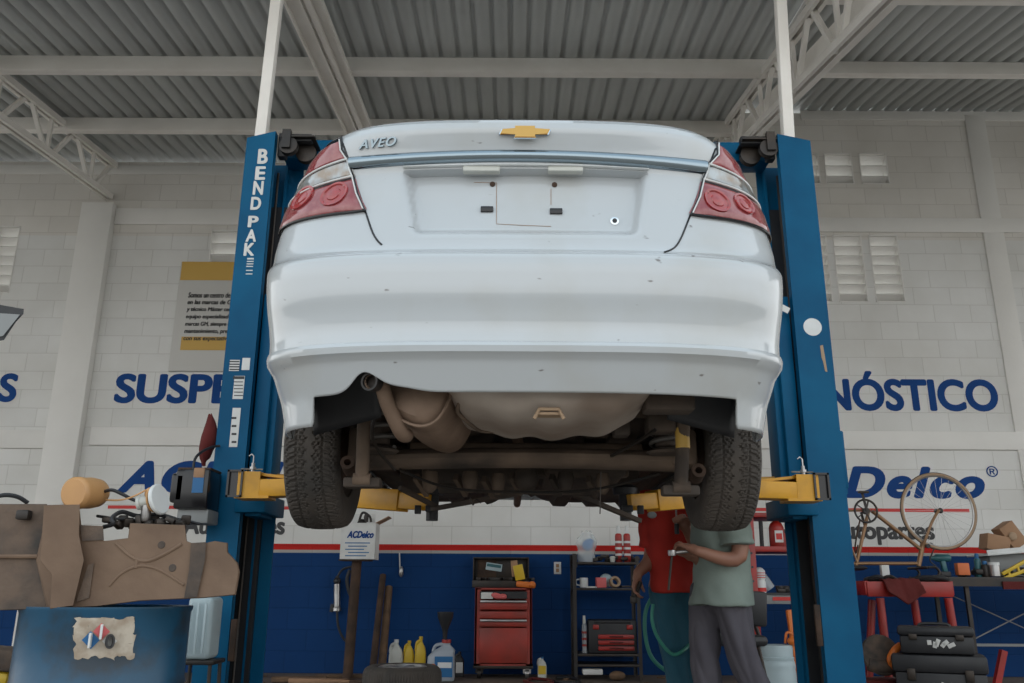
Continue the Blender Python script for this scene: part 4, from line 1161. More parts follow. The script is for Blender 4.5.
# funnel standing in the jug
zf = H * 1.0
t = thing('funnel', 'black funnel standing in the neck of the grey oil jug', 'funnel', (c.x + .03, 8.8, zf))
g = MB(); q = at(439, 612, 8.8).z
g.lathe([(.018, zf), (.025, zf + .08), (.03, zf + .10), (.075, q - .05), (.08, q), (.074, q), (.024, zf + .12)], (c.x + .03, 8.8, 0), 18, cap=False); g.build('cone', M['black'], t)
t, o, c, hw, H = jug(459.5, 652, 9, 9.2, M['black'], 'small dark bottle with a pale label right of the oil jug', 0)
g = MB(); g.box((c.x, 9.2 - hw * .62 - .002, H * .38), (hw * 1.5, .004, H * .42)); g.build('label', M['paper'], o)
t, o, c, hw, H = jug(542, 657, 9, 9.1, M['milky'], 'small clear bottle on the floor right of the red cabinet', 0, M['labelblue'])
g = MB(); g.box((c.x, 9.1 - hw * .62 - .002, H * .4), (hw * 1.6, .004, H * .4)); g.build('label', M['yellowpl'], o)

# ---- wheel lying on the floor
t = thing('spare_wheel', 'used car wheel with silver rim lying flat on the floor in front of the jugs', 'wheel', (at(402, 683, 7.6).x, 7.6, 0))
wc = Vector((at(402, 683, 7.6).x, 7.6, .0)); Rw = px_w(402, 7.6, 76) / 2; zt_ = at(402, 671, 7.3).z
zt_ = max(.14, min(.24, zt_ + .02))
g = MB()
def tf(a, v):
    th = a * 2 * math.pi; ph = -math.pi * .5 + (v - .5) * 2 * math.pi * .999
    r = Rw * .80 + math.cos((v - .5) * 2 * math.pi) * Rw * .20 * 1; z = zt_ / 2 + math.copysign(abs(math.sin((v - .5) * 2 * math.pi)) ** .6, math.sin((v - .5) * 2 * math.pi)) * zt_ / 2
    r += .006 * (int(a * 180) % 2) * (r > Rw * .93)
    return Vector((wc.x + r * math.cos(th), wc.y + r * math.sin(th), z))
g.grid(tf, 180, 18, loopu=True); g.build('tyre', M['rubber'], t, merge=True)
g = MB(); g.lathe([(Rw * .62, .03), (Rw * .62, zt_ - .01), (Rw * .58, zt_ - .004), (Rw * .54, zt_ - .03), (Rw * .50, zt_ - .06), (Rw * .2, zt_ - .05), (.02, zt_ - .04), (.001, zt_ - .04)], (wc.x, wc.y, 0), 40)
for k in range(5):
    a_ = k * 2 * math.pi / 5; g.bar((wc.x + .03 * math.cos(a_), wc.y + .03 * math.sin(a_), zt_ - .03), (wc.x + Rw * .54 * math.cos(a_), wc.y + Rw * .54 * math.sin(a_), zt_ - .02), .05, .02)
g.build('rim', M['steel'], t)

# ---- red rolling tool cabinet
CD = 9.0
a = at(474, 664, CD); c = at(532, 588, CD); X0, X1 = a.x, c.x; W_ = X1 - X0; cxm = (X0 + X1) / 2; dp = .42
ztop = c.z; zbo = .12
t = thing('tool_cabinet', 'red rolling tool cabinet with drawers and casters against the blue wall', 'tool cabinet', (cxm, CD + dp / 2, 0))
g = MB()
for s_ in (-1, 1): g.box((cxm + s_ * (W_ / 2 - .012), CD + dp / 2, (ztop + zbo) / 2), (.024, dp, ztop - zbo), bev=.003)
g.box((cxm, CD + dp - .01, (ztop + zbo) / 2), (W_, .02, ztop - zbo)); g.box((cxm, CD + dp / 2, zbo + .01), (W_, dp, .02)); g.box((cxm, CD + dp / 2, ztop - .01), (W_, dp, .02), bev=.003)
for s_ in (-1, 1): g.box((cxm + s_ * (W_ / 2 - .03), CD + .006, (ztop + zbo) / 2), (.06, .012, ztop - zbo))
g.build('cabinet_body', M['redcab'], t)
zz = lambda y: at(503, y, CD).z
def drawer(ya, yb, name='drawer', handle=True, open_=0.0):
    g = MB(); g.box((cxm, CD - .01 - open_ + .01, (zz(ya) + zz(yb)) / 2), (W_ - .10, .02, zz(ya) - zz(yb) - .008), bev=.004)
    if open_ > 0:
        g.box((cxm, CD + .1 - open_ / 2, zz(yb) + .02), (W_ - .11, .2 + open_, .006))
    o = g.build(name, M['redcab'], t)
    if handle:
        g = MB(); g.box((cxm, CD - .022 - open_, zz(ya) - .010 if name == 'drawer' else zz(ya) - .01), (W_ - .11, .02, .022), bev=.006); g.build('handle', M['steel'], o)
    return o
drawer(600.5, 610, open_=.02); drawer(611, 619, handle=False); drawer(619.5, 627); drawer(627.5, 663.5, 'door', handle=False)
g = MB(); g.box((cxm, CD - .004, zz(595)), (W_ - .10, .01, zz(592) - zz(599))); g.build('open_compartment', M['black'], t)
g = MB(); g.box((cxm, CD + dp / 2, zbo - .01), (W_ + .02, dp, .03), bev=.003); g.build('base_frame', M['darkmetal'], t)
for sx_ in (-1, 1):
    for sy_ in (.05, dp - .05):
        g = MB(); q = Vector((cxm + sx_ * (W_ / 2 - .05), CD + sy_, .048)); g.lathe([(.012, -.018), (.044, -.018), (.048, -.01), (.048, .01), (.044, .018), (.012, .018)], q, 18, RY(90)); g.box(q + Vector((0, 0, .038)), (.05, .05, .02)); g.bar(q + Vector((.024, 0, 0)), q + Vector((.024, 0, .04)), .03, .006); g.bar(q + Vector((-.024, 0, 0)), q + Vector((-.024, 0, .04)), .03, .006)
        g.build('caster', M['steel'] if (sx_ > 0 and sy_ < .1) else M['darkmetal'], t)
tag(box_px(MB(), 481, 592.5, 493, 599, CD - .03, .05, .004).build('rag', M['paper'], base=None), 'crumpled white rag in the top opening of the red cabinet, left', 'rag')
q = at(497, 596, CD - .03)
tag(MB().ell(q, (.06, .03, .03), RY(15)).ell(q + Vector((.06, 0, -.005)), (.04, .03, .028)).build('rag', M['pink']), 'red and white rag stuffed in the top opening of the red cabinet', 'rag')
# open tool chest on top
TD = CD + .04
a = at(473, 587, TD); c = at(528, 557, TD)
t = thing('tool_chest', 'dark open tool chest with raised lid on top of the red cabinet', 'tool chest', ((a.x + c.x) / 2, TD + .2, ztop))
g = MB(); zc0 = ztop + .002
g.box(((a.x + c.x) / 2, TD + .2, zc0 + .035), (c.x - a.x + .02, .36, .07), bev=.004); g.build('chest_body', M['darkmetal'], t)
g = MB(); g.box(((a.x + c.x) / 2, TD + .37, (zc0 + .07 + c.z) / 2), (c.x - a.x + .03, .03, c.z - zc0 - .07), bev=.004)
for s_ in (-1, 1): g.box(((a.x + c.x) / 2 + s_ * (c.x - a.x + .02) / 2, TD + .32, (zc0 + .07 + c.z) / 2), (.012, .10, c.z - zc0 - .07), bev=.002)
g.box(((a.x + c.x) / 2, TD + .32, c.z), (c.x - a.x + .03, .10, .012))
ld = g.build('lid', M['darkmetal'], t)
g = MB(); g.box((a.x + .13, TD + .352, (zc0 + c.z) / 2 + .03), (.2, .004, .20)); g.build('lid_lining', M['rust'], ld)
g = MB(); q = at(494, 567, TD + .34); g.box(q, (.17, .004, .075), RY(8)); s_ = g.build('sticker', M['pale'], ld); g = MB(); g.box(q + Vector((0, -.003, .012)), (.15, .002, .03), RY(8)); g.build('sticker_band', M['teal'], s_)
g = MB()
for k in range(11): g.box((a.x + .05 + k * .055, TD + .1 + (k % 3) * .06, zc0 + .085), (.045, .12, .03), RZ(k * 37), bev=.006)
tag(g.build('loose_tools', M['darkmetal']), 'loose dark hand tools lying in the open tool chest', 'tools', kind='stuff')
q = at(519, 582, TD - .02)
t = thing('yellow_box', 'small yellow carton on the front corner of the tool chest', 'box', (q.x, TD + .02, zc0 + .07))
g = MB(); g.box((q.x - .0, TD + .03, zc0 + .15), (.10, .07, .15), RY(-12), .004); g.build('carton', M['yellowpl'], t)
g = MB(); g.box((q.x - .045, TD + .05, zc0 + .19), (.07, .06, .16), RY(-6), .004); tag(g.build('carton', M['card']), 'small brown carton behind the yellow carton on the tool chest', 'box')
g = MB(); g.box((at(526, 588, TD - .05).x, TD - .0, zc0 + .03), (.20, .08, .06), RY(5), .018); g.ell((at(532, 588, TD).x, TD - .02, zc0 + .03), (.04, .04, .035)); tag(g.build('pouch', M['orange']), 'orange pouch hanging over the right edge of the red cabinet', 'pouch')

# hoses and debris on the floor
def floor_hose(pts, r, m, label, cat='hose', D_=None):
    g = MB(); P_ = [Vector((at(p[0], 668, p[1]).x, p[1], r + (p[2] if len(p) > 2 else 0))) for p in pts]
    g.tube(smooth_path(P_, 8), r, 8); return tag(g.build('hose', m), label, cat)
floor_hose([(524, 8.7), (535, 8.4), (552, 8.5), (548, 8.8), (532, 8.9), (528, 8.6), (545, 8.2), (575, 8.4)], .014, M['maroon'], 'red brown air hose looped on the floor before the red cabinet')
floor_hose([(548, 8.9), (556, 8.6), (572, 8.5), (580, 8.7), (570, 9.0), (556, 8.95)], .016, M['black'], 'black hose coiled on the floor between cabinet and shelf rack')
for i, (px, d_, L_, an, m, lb) in enumerate([(300, 8.6, .5, 8, 'wood', 'dark wooden slat lying on the floor, leftmost of the floor scraps'), (322, 8.4, .6, -10, 'card', 'light brown board lying on the floor by the lift column'), (340, 8.8, .45, 15, 'wood', 'short board on the floor behind the iron stand foot'), (316, 8.0, .7, 4, 'wood', 'long dark plank on the floor in front of the scraps'), (365, 8.3, .4, -22, 'rust', 'rusty flat bar on the floor right of the iron stand')]):
    q = at(px, 668, d_); g = MB(); g.box((q.x, d_, .03 + .0 * i), (L_, .11, .045), RZ(an), .006); tag(g.build('board', M[m]), lb, 'board', 'scraps on the floor left')
g = MB()
for k in range(60):
    x = -2.6 + random.random() * 2.0 if k < 40 else .2 + random.random() * 2.5; g.box((x, 7.6 + random.random() * 1.7, .006), (.03 + random.random() * .09, .02 + random.random() * .04, .012), RZ(random.random() * 180), .002)
tag(g.build('floor_litter', M['wood']), 'small scraps and dust littering the floor along the blue wall', 'litter', kind='stuff')

# ---- black shelf rack
SD = 9.0; sdp = .4
a = at(576, 672, SD); c = at(637, 556, SD); X0, X1 = a.x, c.x; cxm = (X0 + X1) / 2; W_ = X1 - X0
sh = [at(606, y, SD).z for y in (562, 588, 654)]
t = thing('shelf_rack', 'black steel shelf rack against the blue wall, left of the two men', 'shelf', (cxm, SD + sdp / 2, 0))
for sx_ in (-1, 1):
    for sy_ in (0, 1):
        g = MB(); xx = cxm + sx_ * W_ / 2; yy = SD + sy_ * sdp
        zt = c.z + (.02 if sx_ < 0 else 0)
        g.box((xx, yy, zt / 2), (.035, .004, zt)); g.box((xx + sx_ * .016, yy + (.016 if sy_ == 0 else -.016), zt / 2), (.004, .035, zt)); g.build('upright', M['darkmetal'], t)
for z in sh + [.14]:
    g = MB(); g.box((cxm, SD + sdp / 2, z - .012), (W_, sdp, .024), bev=.003); g.build('shelf_board', M['darkmetal'], t)
g = MB(); g.box((X0 + .02, SD + sdp / 2, c.z - .05), (.02, sdp, .13)); g.build('side_panel', M['black'], t)
Z0, Z1, Z2 = sh
# spray cans on top shelf
def can(px, D_, z0, r, h, m, capm, label, group, name='spray_can', cat='spray can', stripe=None):
    x = at(px, 560, D_).x
    t = thing(name, label, cat, (x, D_, z0), group)
    g = MB(); g.lathe([(r * .9, 0), (r, .008), (r, h * .72), (r * .9, h * .76), (r * .5, h * .80)], (x, D_, z0), 18); o = g.build('can_body', m, t)
    g = MB(); g.lathe([(r * .62, h * .78), (r * .62, h * .92), (r * .5, h), (.001, h)], (x, D_, z0), 14); g.build('cap', capm, t)
    if stripe:
        g = MB(); 
        for k in range(3): g.lathe([(r + .001, h * (.18 + .17 * k)), (r + .001, h * (.24 + .17 * k))], (x, D_, z0), 18, cap=False)
        g.build('label_stripe', stripe, o)
hz_ = at(620, 525, SD).z - Z0
can(619, SD + .12, Z0, .036, hz_ + .0, M['red'], M['white'], 'red spray can with white cap on the rack top, left of the pair', 'spray cans on the rack', stripe=M['white'])
can(627.5, SD + .12, Z0, .036, hz_ + .0, M['red'], M['white'], 'red spray can with white cap on the rack top, right of the pair', 'spray cans on the rack', stripe=M['white'])
# clear bag with blue
q = at(587, 561, SD + .1)
t = thing('plastic_bag', 'clear plastic bag with blue print on the rack top shelf', 'bag', (q.x, SD + .12, Z0))
g = MB()
def bagf(a, v):
    th = a * 2 * math.pi; r = (.085 if v < .75 else .085 - (v - .75) * .18) * (1 + .22 * noise.noise(Vector((math.cos(th) * 1.7, math.sin(th) * 1.7, v * 4))))
    return Vector((q.x + r * math.cos(th) * (1 + .25 * v), SD + .12 + r * .7 * math.sin(th), Z0 + .002 + v * .30 + .02 * math.sin(th * 3) * v))
g.grid(bagf, 28, 16, loopu=True); g.build('bag_film', M['clear'], t, recalc=False)
g = MB(); g.ell((q.x + .01, SD + .10, Z0 + .17), (.055, .04, .06)); g.ell((q.x + .03, SD + .11, Z0 + .21), (.05, .03, .03)); g.build('blue_packet', mat('bright_blue_packet', (.02, .22, .55), .5), t)
g = MB()
for k in range(14):
    x = X0 + .22 + k * .034; g.box((x, SD + .08 + (k % 3) * .08, Z0 + .022 + (k % 4) * .012), (.05 + .03 * (k % 2), .06, .035), RZ(k * 47), .008)
tag(g.build('loose_tools', M['darkmetal']), 'dark hand tools and sockets heaped on the rack top shelf', 'tools', kind='stuff')
tag(MB().lathe([(.02, 0), (.025, .01), (.03, .05), (.02, .06)], (at(612, 561, SD + .1).x, SD + .05, Z0), 12).build('jar', M['milky']), 'small pale jar among the tools on the rack top', 'jar')
# mug
q = at(584, 587, SD + .08); r = .042
t = thing('mug', 'white mug on the middle shelf of the black rack', 'mug', (q.x, SD + .08, Z1))
g = MB(); g.lathe([(.001, .004), (r * .9, .004), (r, .012), (r, .10), (r * .93, .10), (r * .9, .02)], (q.x, SD + .08, Z1), 20, cap=False); g.build('cup', M['white'], t)
g = MB(); g.tube(smooth_path([(q.x - r, SD + .08, Z1 + .085), (q.x - r - .035, SD + .08, Z1 + .075), (q.x - r - .035, SD + .08, Z1 + .035), (q.x - r, SD + .08, Z1 + .025)]), .007, 8); g.build('handle', M['white'], t)
tag(MB().box((at(601, 587, SD + .08).x, SD + .08, Z1 + .053), (.10, .07, .10), RZ(8), .004).build('carton', M['pink']), 'pink red carton in the middle of the rack shelf below the tools', 'box')
tag(MB().ell((at(606, 583, SD + .2).x, SD + .2, Z1 + .075), (.07, .05, .07)).build('cloth', M['pale']), 'pale blue cloth behind the pink carton on the rack', 'cloth')
q = Vector((at(615, 582, SD + .08).x, SD + .10, Z1 + .058))
t = thing('tape_roll', 'beige roll of masking tape standing on the rack shelf', 'tape', (q.x, q.y, Z1))
g = MB(); g.lathe([(.034, -.025), (.056, -.025), (.056, .025), (.034, .025), (.034, -.025)], q, 28, RX(70) @ RY(12), cap=False); g.build('tape', M['tan'], t)
g = MB(); g.box((at(628, 587, SD).x, SD + .15, Z1 + .015), (.14, .12, .02), RZ(12), .004); tag(g.build('tool_tray', M['darkmetal']), 'flat dark tool tray at the right of the middle rack shelf', 'tray')
tag(MB().box((at(592, 588, SD).x, SD + .04, Z1 + .008), (.10, .05, .014), RZ(-15), .003).build('sandpaper', M['paper']), 'small pale sheet lying before the mug on the rack', 'sheet')
# black and red drawer case
a = at(589, 653, SD + .03); c = at(637, 620, SD + .03)
t = thing('drawer_case', 'black tool case with three red drawers on the lowest rack shelf', 'tool case', ((a.x + c.x) / 2, SD + .15, Z2))
hh = c.z - Z2; g = MB(); g.box(((a.x + c.x) / 2, SD + .17, Z2 + hh / 2), (c.x - a.x, .26, hh), bev=.02)
g.box(((a.x + c.x) / 2, SD + .17, Z2 + hh - .02), (c.x - a.x - .12, .28, .03), bev=.01)
g.build('case_body', M['black'], t)
for k in range(3):
    g = MB(); g.box(((a.x + c.x) / 2 + .03, SD + .035, Z2 + .05 + k * .055), (.36, .03, .042), bev=.008); dr = g.build('drawer', M['red'], t)
    g = MB(); g.box(((a.x + c.x) / 2 + .03, SD + .016, Z2 + .052 + k * .055), (.14, .012, .014), bev=.003); g.build('handle', M['maroon'], dr)
for s_ in (-1, 1):
    g = MB(); g.box(((a.x + c.x) / 2 + s_ * .17, SD + .036, Z2 + hh - .07), (.06, .02, .045), bev=.006); g.build('latch', M['red'], t)
t, o, c2, hw, H = jug(583, 618, 6, 9.0, M['milky'], 'slim clear bottle on the lowest rack shelf left of the tool case', 0) if False else (None,) * 5
can(583, SD + .1, Z2, .026, .36, M['clear'], M['milky'], 'slim clear spray bottle on the lowest rack shelf left of the tool case', None, 'spray_bottle', 'bottle', M['red'])
tag(box_px(MB(), 583, 669.5, 603, 675, SD - .05, .15, .01).build('carton', M['paper']), 'long white carton lying on the floor under the shelf rack', 'box')
tag(MB().ell((at(607, 672, SD - .1).x + .1, SD - .1, .045), (.08, .06, .045)).build('rag', M['wood']), 'brown rag on the floor at the foot of the rack', 'rag')
# ================================================================ RIGHT SIDE
# tall red stand of the press behind the man in grey green
RD = 7.6
t = thing('red_press_stand', 'tall red steel stand with drilled uprights and shelves behind the man in the grey shirt', 'stand', (at(765, 670, RD).x, RD + .2, 0))
def up(x0, y0, x1, d_, nm='upright'):
    a = at(x0, y0, d_); b_ = at(x1, 683, d_)
    dx = (b_.x - a.x) / (a.z - b_.z); x_f = a.x + dx * a.z
    g = MB(); g.bar((x_f, d_, 0), a, .075, .06, .004, up=(0, 1, 0)); o = g.build(nm, M['red'], t)
    g = MB()
    for k in range(9):
        f = .3 + k * .075; p = Vector((x_f, d_, 0)).lerp(a, f); g.lathe([(.010, 0), (.010, .003)], p + Vector((0, -.031, 0)), 10, RX(90))
    g.build('bolt_hole', M['black'], o)
up(747.5, 508, 759, RD); up(748, 508, 757, RD + .45)
up(832, 508, 843, RD); up(832, 508, 841, RD + .45)
for (ya, yb, m) in ((513, 517.5, 'red'), (546.5, 552, 'red')):
    g = MB(); za_, zb2 = at(790, ya, RD).z, at(790, yb, RD).z
    g.box(((at(745, 600, RD).x + at(836, 600, RD).x) / 2, RD + .22, (za_ + zb2) / 2), (at(836, 600, RD).x - at(745, 600, RD).x, .50, za_ - zb2), bev=.004); g.build('shelf', M[m], t)
ZRS = at(790, 546.5, RD).z; ZRS0 = at(790, 513, RD).z
g = MB(); za_, zb2 = at(775, 593, RD).z, at(775, 604, RD).z
g.box(((at(752, 600, RD).x + at(838, 600, RD).x) / 2, RD + .22, (za_ + zb2) / 2), (at(838, 600, RD).x - at(752, 600, RD).x, .48, za_ - zb2), bev=.004); gt = g.build('tool_drawer', M['mesh_grey'], t)
g = MB(); box_px(g, 773, 597, 792, 600.5, RD - .026, .004); g.build('drawer_stripe', M['redpaint'], gt)
g = MB(); box_px(g, 762, 593, 837, 595, RD - .03, .02); g.build('drawer_lip', M['black'], gt)
ZRB = za_
# cylinder on the shelf
q = at(777.5, 546, RD + .1); H = at(777, 519, RD + .1).z - ZRS; r = px_w(777, RD + .1, 15) / 2
t = thing('red_gas_bottle', 'squat red gas bottle with a pale label on the red shelf', 'gas bottle', (q.x, RD + .1, ZRS))
g = MB(); g.lathe([(r * .92, 0), (r, .01), (r, H * .68), (r * .75, H * .84), (r * .36, H * .92), (r * .36, H)], (q.x, RD + .1, ZRS), 24); o = g.build('bottle_body', M['red'], t)
g = MB(); g.lathe([(r * .5, H), (r * .5, H * 1.08), (r * .3, H * 1.1)], (q.x, RD + .1, ZRS), 14); g.build('valve', M['black'], t)
g = MB(); g.box((q.x, RD + .1 - r - .001, ZRS + H * .36), (r * 1.1, .004, H * .42)); lb_ = g.build('label', M['paper'], o)
g = MB(); g.box((q.x, RD + .1 - r - .0035, ZRS + H * .36), (r * .8, .002, H * .22)); g.build('label_print', M['redpaint'], lb_)
tag(MB().tube([at(760.5, 521, RD + .1), Vector((at(762, 546, RD + .1).x, RD + .1, ZRS + .004))], .018, 10).build('rod', M['black']), 'short black rod upright on the red shelf left of the gas bottle', 'rod')
can(785.5, RD + .2, ZRS, .03, .16, M['red'], M['black'], 'small red can behind the gas bottle on the red shelf', None)
can(779, RD + .15, ZRS0, .02, .09, M['darkmetal'], M['darkmetal'], 'small dark cap on the upper red shelf', None, 'valve_cap', 'cap')
# spray can, clear bottle, tools on the lower drawer
t = thing('spray_can', 'white and red striped spray can on the grey tool drawer', 'spray can', (at(763.5, 592, RD).x, RD + .08, ZRB))
q = Vector((at(763.5, 592, RD).x, RD + .08, ZRB)); H = at(763, 567, RD).z - ZRB
g = MB(); g.lathe([(.045, 0), (.047, .01), (.047, H * .42), (.04, H * .5), (.047, H * .55), (.047, H * .86), (.03, H * .95), (.012, H)], q, 20); o = g.build('can_body', M['white'], t)
g = MB()
for k in range(3): g.lathe([(.0485, H * (.58 + .09 * k)), (.0485, H * (.61 + .09 * k))], q, 20, RY(0), cap=False)
g.lathe([(.0485, H * .05), (.0485, H * .2)], q, 20, cap=False); g.build('label_stripe', M['redpaint'], o)
g = MB(); H2 = .12
g.lathe([(.05, 0), (.052, H2), (.03, H2 * 1.25), (.02, H2 * 1.4)], Vector((at(774, 590, RD).x, RD + .12, ZRB + .035)), 16, RY(-35)); tag(g.build('bottle', M['clear']), 'clear plastic bottle lying tilted on the grey tool drawer', 'bottle')
g = MB()
for k in range(9): g.box((at(783 + k * 2.2, 590, RD).x, RD + .06 + (k % 3) * .08, ZRB + .02 + .012 * (k % 3)), (.07, .05, .035), RZ(k * 51), .01)
tag(g.build('loose_tools', M['darkmetal']), 'dark loose tools on the grey drawer behind the right lift column', 'tools', kind='stuff')

# black folding chair behind the man
HD = 6.3
a = at(743, 626, HD); c = at(763, 591, HD)
t = thing('office_chair', 'black shop chair with low backrest behind the man in the grey shirt', 'chair', ((a.x + c.x) / 2 - .1, HD, 0))
g = MB(); g.box(((a.x + c.x) / 2, HD, (a.z + c.z) / 2), (c.x - a.x + .03, .06, c.z - a.z), RY(4), .02); g.build('backrest', M['black'], t)
cx = (a.x + c.x) / 2; zs_ = at(750, 640, HD).z
g = MB(); g.box((cx - .16, HD + .05, zs_), (.42, .42, .07), bev=.03); g.build('seat', M['black'], t)
g = MB(); g.tube(smooth_path([(cx, HD, a.z + .02), (cx + .03, HD, a.z - .08), (cx, HD, zs_ - .04), (cx - .16, HD + .05, zs_ - .05)]), .014, 8); g.build('back_bracket', M['darkmetal'], t)
for s_ in (-1, 1):
    for v in (-1, 1):
        g = MB(); g.tube([(cx - .16 + s_ * .15, HD + .05 + v * .15, zs_ - .03), (cx - .16 + s_ * .22, HD + .05 + v * .2, 0)], .013, 8); g.build('leg', M['darkmetal'], t)

# pale bucket with lid
BD = 6.9; a = at(766, 683, BD); c = at(799, 646, BD); r = (c.x - a.x) / 2; cx = (a.x + c.x) / 2; H = c.z
t = thing('bucket', 'pale grey blue plastic drum with screw lid beside the right lift column', 'bucket', (cx, BD + r, 0))
g = MB(); g.lathe([(r * .93, 0), (r, .02), (r, H * .55), (r * .97, H * .60), (r, H * .65), (r * .97, H * .72), (r * .90, H * .76)], (cx, BD + r, 0), 32); g.build('bucket_body', M['pale'], t)
g = MB(); g.lathe([(r * .94, H * .75), (r * .96, H * .80), (r * .90, H * .81), (r * .92, H * .95), (r * .88, H), (.001, H)], (cx, BD + r, 0), 32); g.build('lid', M['pale'], t)
q = at(792, 648, BD + r)
g = MB(); g.ell((q.x, BD + r * .6, H + .03), (.05, .04, .035)); g.tube(smooth_path([(q.x - .05, BD + r, H + .01), (q.x - .03, BD + r, H + .09), (q.x + .03, BD + r, H + .07)]), .010, 6); tag(g.build('hand_tool', M['orange']), 'small orange hand tool on the lid of the pale bucket', 'tool')
g = MB(); q = at(801, 655, BD + .3); g.box((q.x + .02, BD + .5, .35), (.05, .05, .70), RY(-4), .01); tag(g.build('orange_post', M['orange']), 'orange bar standing between the pale bucket and the lift column', 'bar')

# red workbench stand with the bicycle
WD = 7.9
a = at(868, 600, WD); c = at(951, 580, WD); X0, X1 = a.x, c.x; zt = at(905, 581, WD).z; cxm = (X0 + X1) / 2
t = thing('red_work_stand', 'red steel work stand with slanted legs under the bicycle', 'stand', (cxm, WD + .3, 0))
g = MB()
g.box((cxm, WD, zt - .07), (X1 - X0, .03, .13), bev=.004); g.box((cxm, WD + .6, zt - .05), (X1 - X0, .03, .10), bev=.004)
for s_ in (X0, X1): g.box((s_, WD + .3, zt - .06), (.03, .60, .12), bev=.004)
g.box((cxm, WD + .3, zt - .12), (X1 - X0, .60, .008)); g.build('tray', M['red'], t)
for (x0, y0, x1, y1, d_) in ((880, 598, 889, 679, WD), (948, 598, 955, 640, WD), (914, 600, 920, 640, WD + .6), (872, 600, 870, 655, WD + .6)):
    p0 = at(x0, y0, d_); p1 = at(x1, y1, d_); k_ = p0.z / max(.01, p0.z - p1.z)
    g = MB(); g.tube([p0, (p0.x + (p1.x - p0.x) * k_, d_, 0)], .035, 10); g.build('leg', M['red'], t)
g = MB(); g.box((at(905, 600, WD).x, WD + .3, at(905, 660, WD).z), (X1 - X0 - .1, .03, .03)); g.build('stretcher', M['red'], t)
ZW2 = zt
g = MB()
def ragf(a, v):
    x = -.16 + .32 * a; y = -.12 + .24 * v
    return Vector((at(900, 590, WD).x + x, WD - .03 + y * 1.0, ZW2 + .02 - (.30 * max(0, .45 - v) * 1.6) * (1 - abs(2 * a - 1) * .5) + .02 * noise.noise(Vector((x * 18, y * 18, 3)))))
g.grid(ragf, 24, 18); o = g.build('rag', M['maroon'], recalc=False); o.modifiers.new('t', 'SOLIDIFY').thickness = .012; tag(o, 'maroon rag draped over the front edge of the red work stand', 'rag')
for (px, w_, lb, m) in ((873, .16, 'black crumpled glove at the left end of the red work stand', 'black'), (885, .14, 'dark pliers lying on the red work stand near the maroon rag', 'darkmetal'), (925, .34, 'flat black bag on the right part of the red work stand', 'black')):
    q = at(px, 582, WD + .1); g = MB(); g.ell((q.x, WD + .1, ZW2 + .012), (w_ / 2, .08, .03)); g.ell((q.x + w_ * .3, WD + .08, ZW2 + .02), (w_ * .3, .06, .035)); g.tube(smooth_path([(q.x - w_ * .5, WD, ZW2 + .02), (q.x - w_ * .1, WD - .03, ZW2 + .04), (q.x + w_ * .5, WD, ZW2 + .015)]), .012, 6)
    tag(g.build('work_item', M[m]), lb, 'item').name = {873: 'glove', 885: 'pliers', 925: 'bag'}[px]
tag(box_px(MB(), 883, 565, 889, 580, WD + .1, .05, .004).build('oil_carton', M['paper']), 'small upright white carton on the red stand below the bicycle tube', 'box')

# ---- upside-down bicycle
KD = WD + .32
bk = thing('bicycle', 'upside down racing bicycle frame with one front wheel on the red work stand', 'bicycle', (at(905, 580, KD).x, KD, ZW2))
hub = at(938.5, 511, KD); rr = px_w(938, KD, 75) / 2
g = MB(); ring_ = [hub + Vector((rr * math.cos(k * math.pi / 36), (k % 2) * 0, rr * math.sin(k * math.pi / 36))) for k in range(72)]
g.tube(ring_, .015, 10, closed=True); wh = g.build('wheel', M['tan'], bk)
g = MB(); g.tube([hub + (p - hub) * .955 for p in ring_], .010, 8, closed=True); g.build('rim', M['steel'], wh)
g = MB(); g.tube([hub + (p - hub) * 1.035 for p in ring_], .007, 6, closed=True); g.build('tread', M['black'], wh)
g = MB()
for k in range(28):
    a_ = k * 2 * math.pi / 28; b_ = a_ + (.25 if k % 2 else -.25)
    g.tube([hub + Vector((.018 * math.cos(b_), .03 * (1 if k % 4 < 2 else -1), .018 * math.sin(b_))), hub + Vector((rr * .95 * math.cos(a_), 0, rr * .95 * math.sin(a_)))], .0014, 4)
g.build('spokes', M['steel'], wh)
g = MB(); g.lathe([(.016, -.05), (.026, -.04), (.016, -.03), (.016, .03), (.026, .04), (.016, .05)], hub, 14, RX(90)); g.build('hub', M['darkmetal'], wh)
P = lambda x, y, o_=0: at(x, y, KD + o_)
g = MB()
for s_ in (-.05, .05): g.tube(smooth_path([P(939, 510, s_), P(932, 522, s_), P(926, 538, s_ * .8), P(923, 545, s_ * .5)]), .013, 8)
g.build('fork', M['bikebrown'], bk)
g = MB()
g.tube([P(923, 543), P(918.5, 566)], .022, 10)                      # head tube
g.tube([P(872, 511), P(923, 551)], .019, 10)                      # down tube
g.tube([P(852, 563.5), P(920, 563.5)], .016, 10)                    # top tube
g.tube([P(869, 509), P(856, 566)], .016, 10)                      # seat tube
for s_ in (-.03, .03): g.tube([P(870, 510, s_), P(838, 511, s_ * 2)], .010, 8); g.tube([P(857, 562, s_), P(838, 512, s_ * 2)], .009, 8)
g.build('frame', M['bikebrown'], bk)
g = MB(); cr = P(866, 511, -.06)
for rr2 in (.105,):
    g.tube([cr + Vector((rr2 * math.cos(k * math.pi / 14), 0, rr2 * math.sin(k * math.pi / 14))) for k in range(28)], .010, 6, closed=True)
for k in range(5): a_ = k * 2 * math.pi / 5; g.bar(cr, cr + Vector((.10 * math.cos(a_), 0, .10 * math.sin(a_))), .014, .008)
g.lathe([(.03, -.02), (.03, .02)], cr, 14, RX(90)); g.build('chainring', M['darkmetal'], bk)
